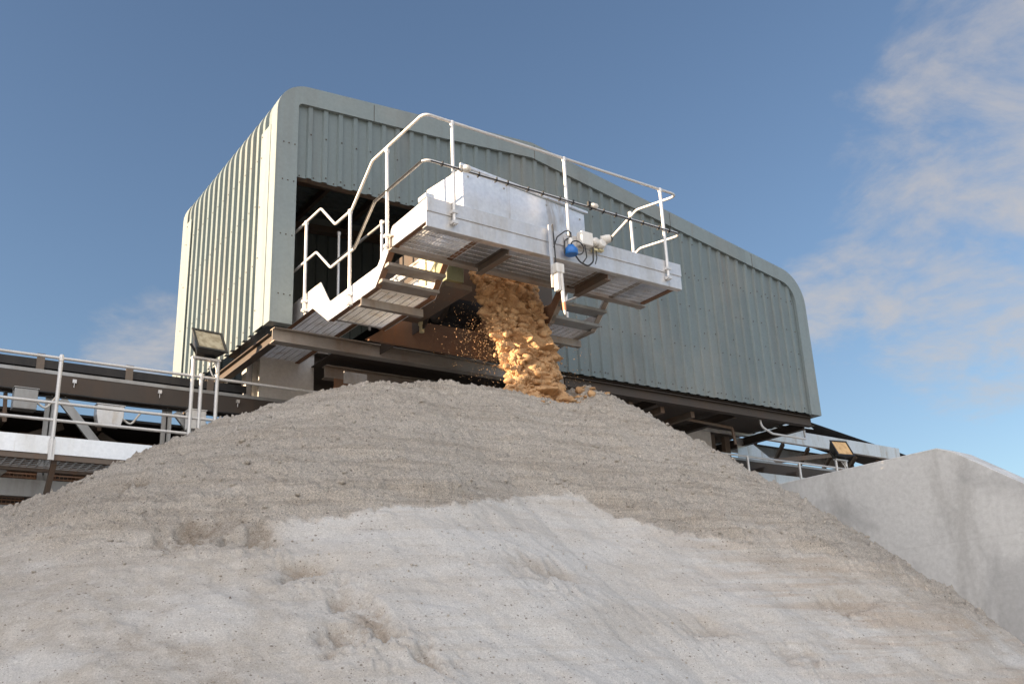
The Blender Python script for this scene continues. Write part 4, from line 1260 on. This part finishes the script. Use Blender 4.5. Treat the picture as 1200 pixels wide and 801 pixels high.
floodlight(4.06, 12.82, 5.93, 6, -33, 0.42, 'black floodlight facing the camera on a white stand left of the shed', 4.42)
floodlight(17.75, 12.82, 5.72, -10, -28, 0.44, 'black floodlight turned sideways with amber sand reflection painted on its glass above the concrete wall', 5.0, 'sand_reflection_glass')

# ------------------------------------------------------------------ unseen building added at left to keep low sun off the pile
PB2 = thing('shade_building', 'unseen grey clad building added at left to shade the pile and gantry', 'building', (-11.5, 21.5, 0))
bx0, bx1, by0, by1, bh = -16.0, -8.6, 6.0, 34.0, 7.95
mb = MB()
for (p0, p1, nrm) in (((bx0, by0), (bx1, by0), (0, -1)), ((bx1, by0), (bx1, by1), (1, 0)), ((bx1, by1), (bx0, by1), (0, 1)), ((bx0, by1), (bx0, by0), (-1, 0))):
    L = math.hypot(p1[0] - p0[0], p1[1] - p0[1]); ux_, uy_ = (p1[0] - p0[0]) / L, (p1[1] - p0[1]) / L
    pr = rib_profile(0, L, 0.3, 0.035)
    for (u0, d0), (u1, d1) in zip(pr[:-1], pr[1:]):
        a = (p0[0] + ux_ * u0 + nrm[0] * d0, p0[1] + uy_ * u0 + nrm[1] * d0); b = (p0[0] + ux_ * u1 + nrm[0] * d1, p0[1] + uy_ * u1 + nrm[1] * d1)
        mb.add([(a[0], a[1], 1.2), (b[0], b[1], 1.2), (b[0], b[1], bh), (a[0], a[1], bh)], [(0, 1, 2, 3)])
mb.build('cladding', 'cladding_paint', PB2)
MB().box((bx0 - 0.05, by0 - 0.05, 0), (bx1 + 0.05, by1 + 0.05, 1.19)).build('plinth', 'concrete', PB2)
MB().box((bx0 - 0.08, by0 - 0.08, bh), (bx1 + 0.08, by1 + 0.08, bh + 0.15)).build('roof', 'trim_paint', PB2)
for ya, yb in ((9.2, 13.24), (13.8, 15.9)):  # added blocks shade the bay wall; the gap between them lights the stream
    MB().box((bx1 - 1.6, ya, bh + 0.151), (bx1 - 0.1, yb, bh + 0.72)).build('sun_baffle', 'trim_paint', PB2)
MB().box((bx1 + 0.06, 17, 0.05), (bx1 + 0.10, 20, 3.6)).build('door', 'dull_galvanised', PB2)

# ------------------------------------------------------------------ sun, sky, clouds
el, az = rad(SUN_EL), rad(SUN_BEHIND)
sdir = V(-math.cos(el) * math.cos(az), math.cos(el) * math.sin(az), math.sin(el))
sl = bpy.data.lights.new('sun', 'SUN'); sl.energy = SUN_STRENGTH; sl.angle = rad(0.5); sl.color = (1.0, 0.735, 0.475)
so = bpy.data.objects.new('sun', sl); COL.objects.link(so); so.rotation_euler = sdir.to_track_quat('Z', 'Y').to_euler(); so.location = (-20, 20, 20)

W = bpy.data.worlds.new('World'); scene.world = W; W.use_nodes = True
nt = NT(W.node_tree); nt.n.clear()
sky = nt.new('ShaderNodeTexSky'); sky.sky_type = 'NISHITA'; sky.sun_disc = False
sky.sun_elevation = el; sky.sun_rotation = math.atan2(sdir.x, sdir.y)
sky.air_density = 1.0; sky.dust_density = 0.6; sky.ozone_density = 2.2; sky.altitude = 0
gen = nt.new('ShaderNodeTexCoord').outputs['Generated']
nrmz = nt.new('ShaderNodeVectorMath', operation='NORMALIZE'); nt.link(gen, nrmz.inputs[0]); dirv = nrmz.outputs[0]
sep = nt.new('ShaderNodeSeparateXYZ'); nt.link(dirv, sep.inputs[0])
den = nt.math('ADD', nt.math('MAXIMUM', sep.outputs[2], 0.0), 0.16)
comb = nt.new('ShaderNodeCombineXYZ')
nt.link(nt.math('DIVIDE', sep.outputs[0], den), comb.inputs[0]); nt.link(nt.math('DIVIDE', sep.outputs[1], den), comb.inputs[1])
cv = comb.outputs[0]


def blob(d, r_in, r_out):
    dv = nt.new('ShaderNodeVectorMath', operation='DOT_PRODUCT'); nt.link(dirv, dv.inputs[0]); dv.inputs[1].default_value = V(d).normalized()
    return nt.step(dv.outputs['Value'], math.cos(rad(r_out)), math.cos(rad(r_in)))


def vmax(lst):
    r = lst[0]
    for x in lst[1:]:
        r = nt.math('MAXIMUM', r, x)
    return r


right = vmax([blob((0.82, 0.40, 0.40), 4, 11), blob((0.79, 0.33, 0.51), 3, 9), blob((0.805, 0.47, 0.345), 2, 7), blob((0.775, 0.55, 0.33), 0.5, 4.8), blob((0.84, 0.41, 0.36), 6, 12)])
left = blob((0.225, 0.92, 0.322), 1.2, 4.4)
back = nt.math('MULTIPLY', blob((-0.55, -0.65, 0.5), 35, 80), 1.15)
mask = vmax([right, left, back])
cn = nt.noise(cv, 4.2, 10, 0.64, 0.3)
cn2 = nt.noise(nt.mapping(cv, (1.0, 1.0, 1.0)), 11, 6, 0.6, 0.2)
cm = nt.math('MULTIPLY_ADD', cn2, 0.22, nt.math('MULTIPLY', cn, 1.0))
thr = nt.math('MULTIPLY_ADD', mask, -0.46, 0.93)
cov = nt.step(nt.math('SUBTRACT', cm, thr), -0.09, 0.36)
cov = nt.math('MULTIPLY', cov, nt.step(sep.outputs[2], 0.0, 0.08))
bs = nt.new('ShaderNodeBackground', i_Strength=SKY_STRENGTH); hs = nt.new('ShaderNodeHueSaturation', i_Hue=0.505, i_Saturation=0.97, i_Value=0.74); nt.link(sky.outputs[0], hs.inputs['Color']); nt.link(hs.outputs[0], bs.inputs[0])
# unseen cloud bank added behind the camera, brightened to act as fill light
bright = nt.math('MULTIPLY_ADD', back, CLOUD_BACK if 'CLOUD_BACK' in globals() else 0.74, 0.175)
bc = nt.new('ShaderNodeBackground'); bc.inputs[0].default_value = (1.0, 0.94, 0.905, 1); nt.link(bright, bc.inputs[1])
mx = nt.new('ShaderNodeMixShader'); nt.link(nt.math('MULTIPLY', cov, 0.8), mx.inputs[0]); nt.link(bs.outputs[0], mx.inputs[1]); nt.link(bc.outputs[0], mx.inputs[2])
ow = nt.new('ShaderNodeOutputWorld'); nt.link(mx.outputs[0], ow.inputs[0])

# ------------------------------------------------------------------ camera
RC = np.array([[0.81915896, -0.57200919, -0.04223845], [-0.15244475, -0.28812116, 0.94538182], [-0.55293688, -0.76797896, -0.32321683]])
cam = bpy.data.cameras.new('camera'); cam.sensor_width = 36; cam.lens = 36 * 1152 / 1200; cam.clip_end = 3000; cam.clip_start = 0.05
co_ = bpy.data.objects.new('camera', cam); COL.objects.link(co_)
co_.matrix_world = Matrix.Translation((0, 0, 1.6)) @ Matrix(RC.T.tolist()).to_4x4()
scene.camera = co_

scene.render.engine = 'CYCLES'
scene.view_settings.view_transform = 'Standard'
scene.view_settings.look = 'None'
scene.view_settings.exposure = EXPOSURE
scene.view_settings.gamma = 1
scene.view_settings.use_curve_mapping = False
scene.cycles.max_bounces = 6
scene.cycles.use_denoising = True
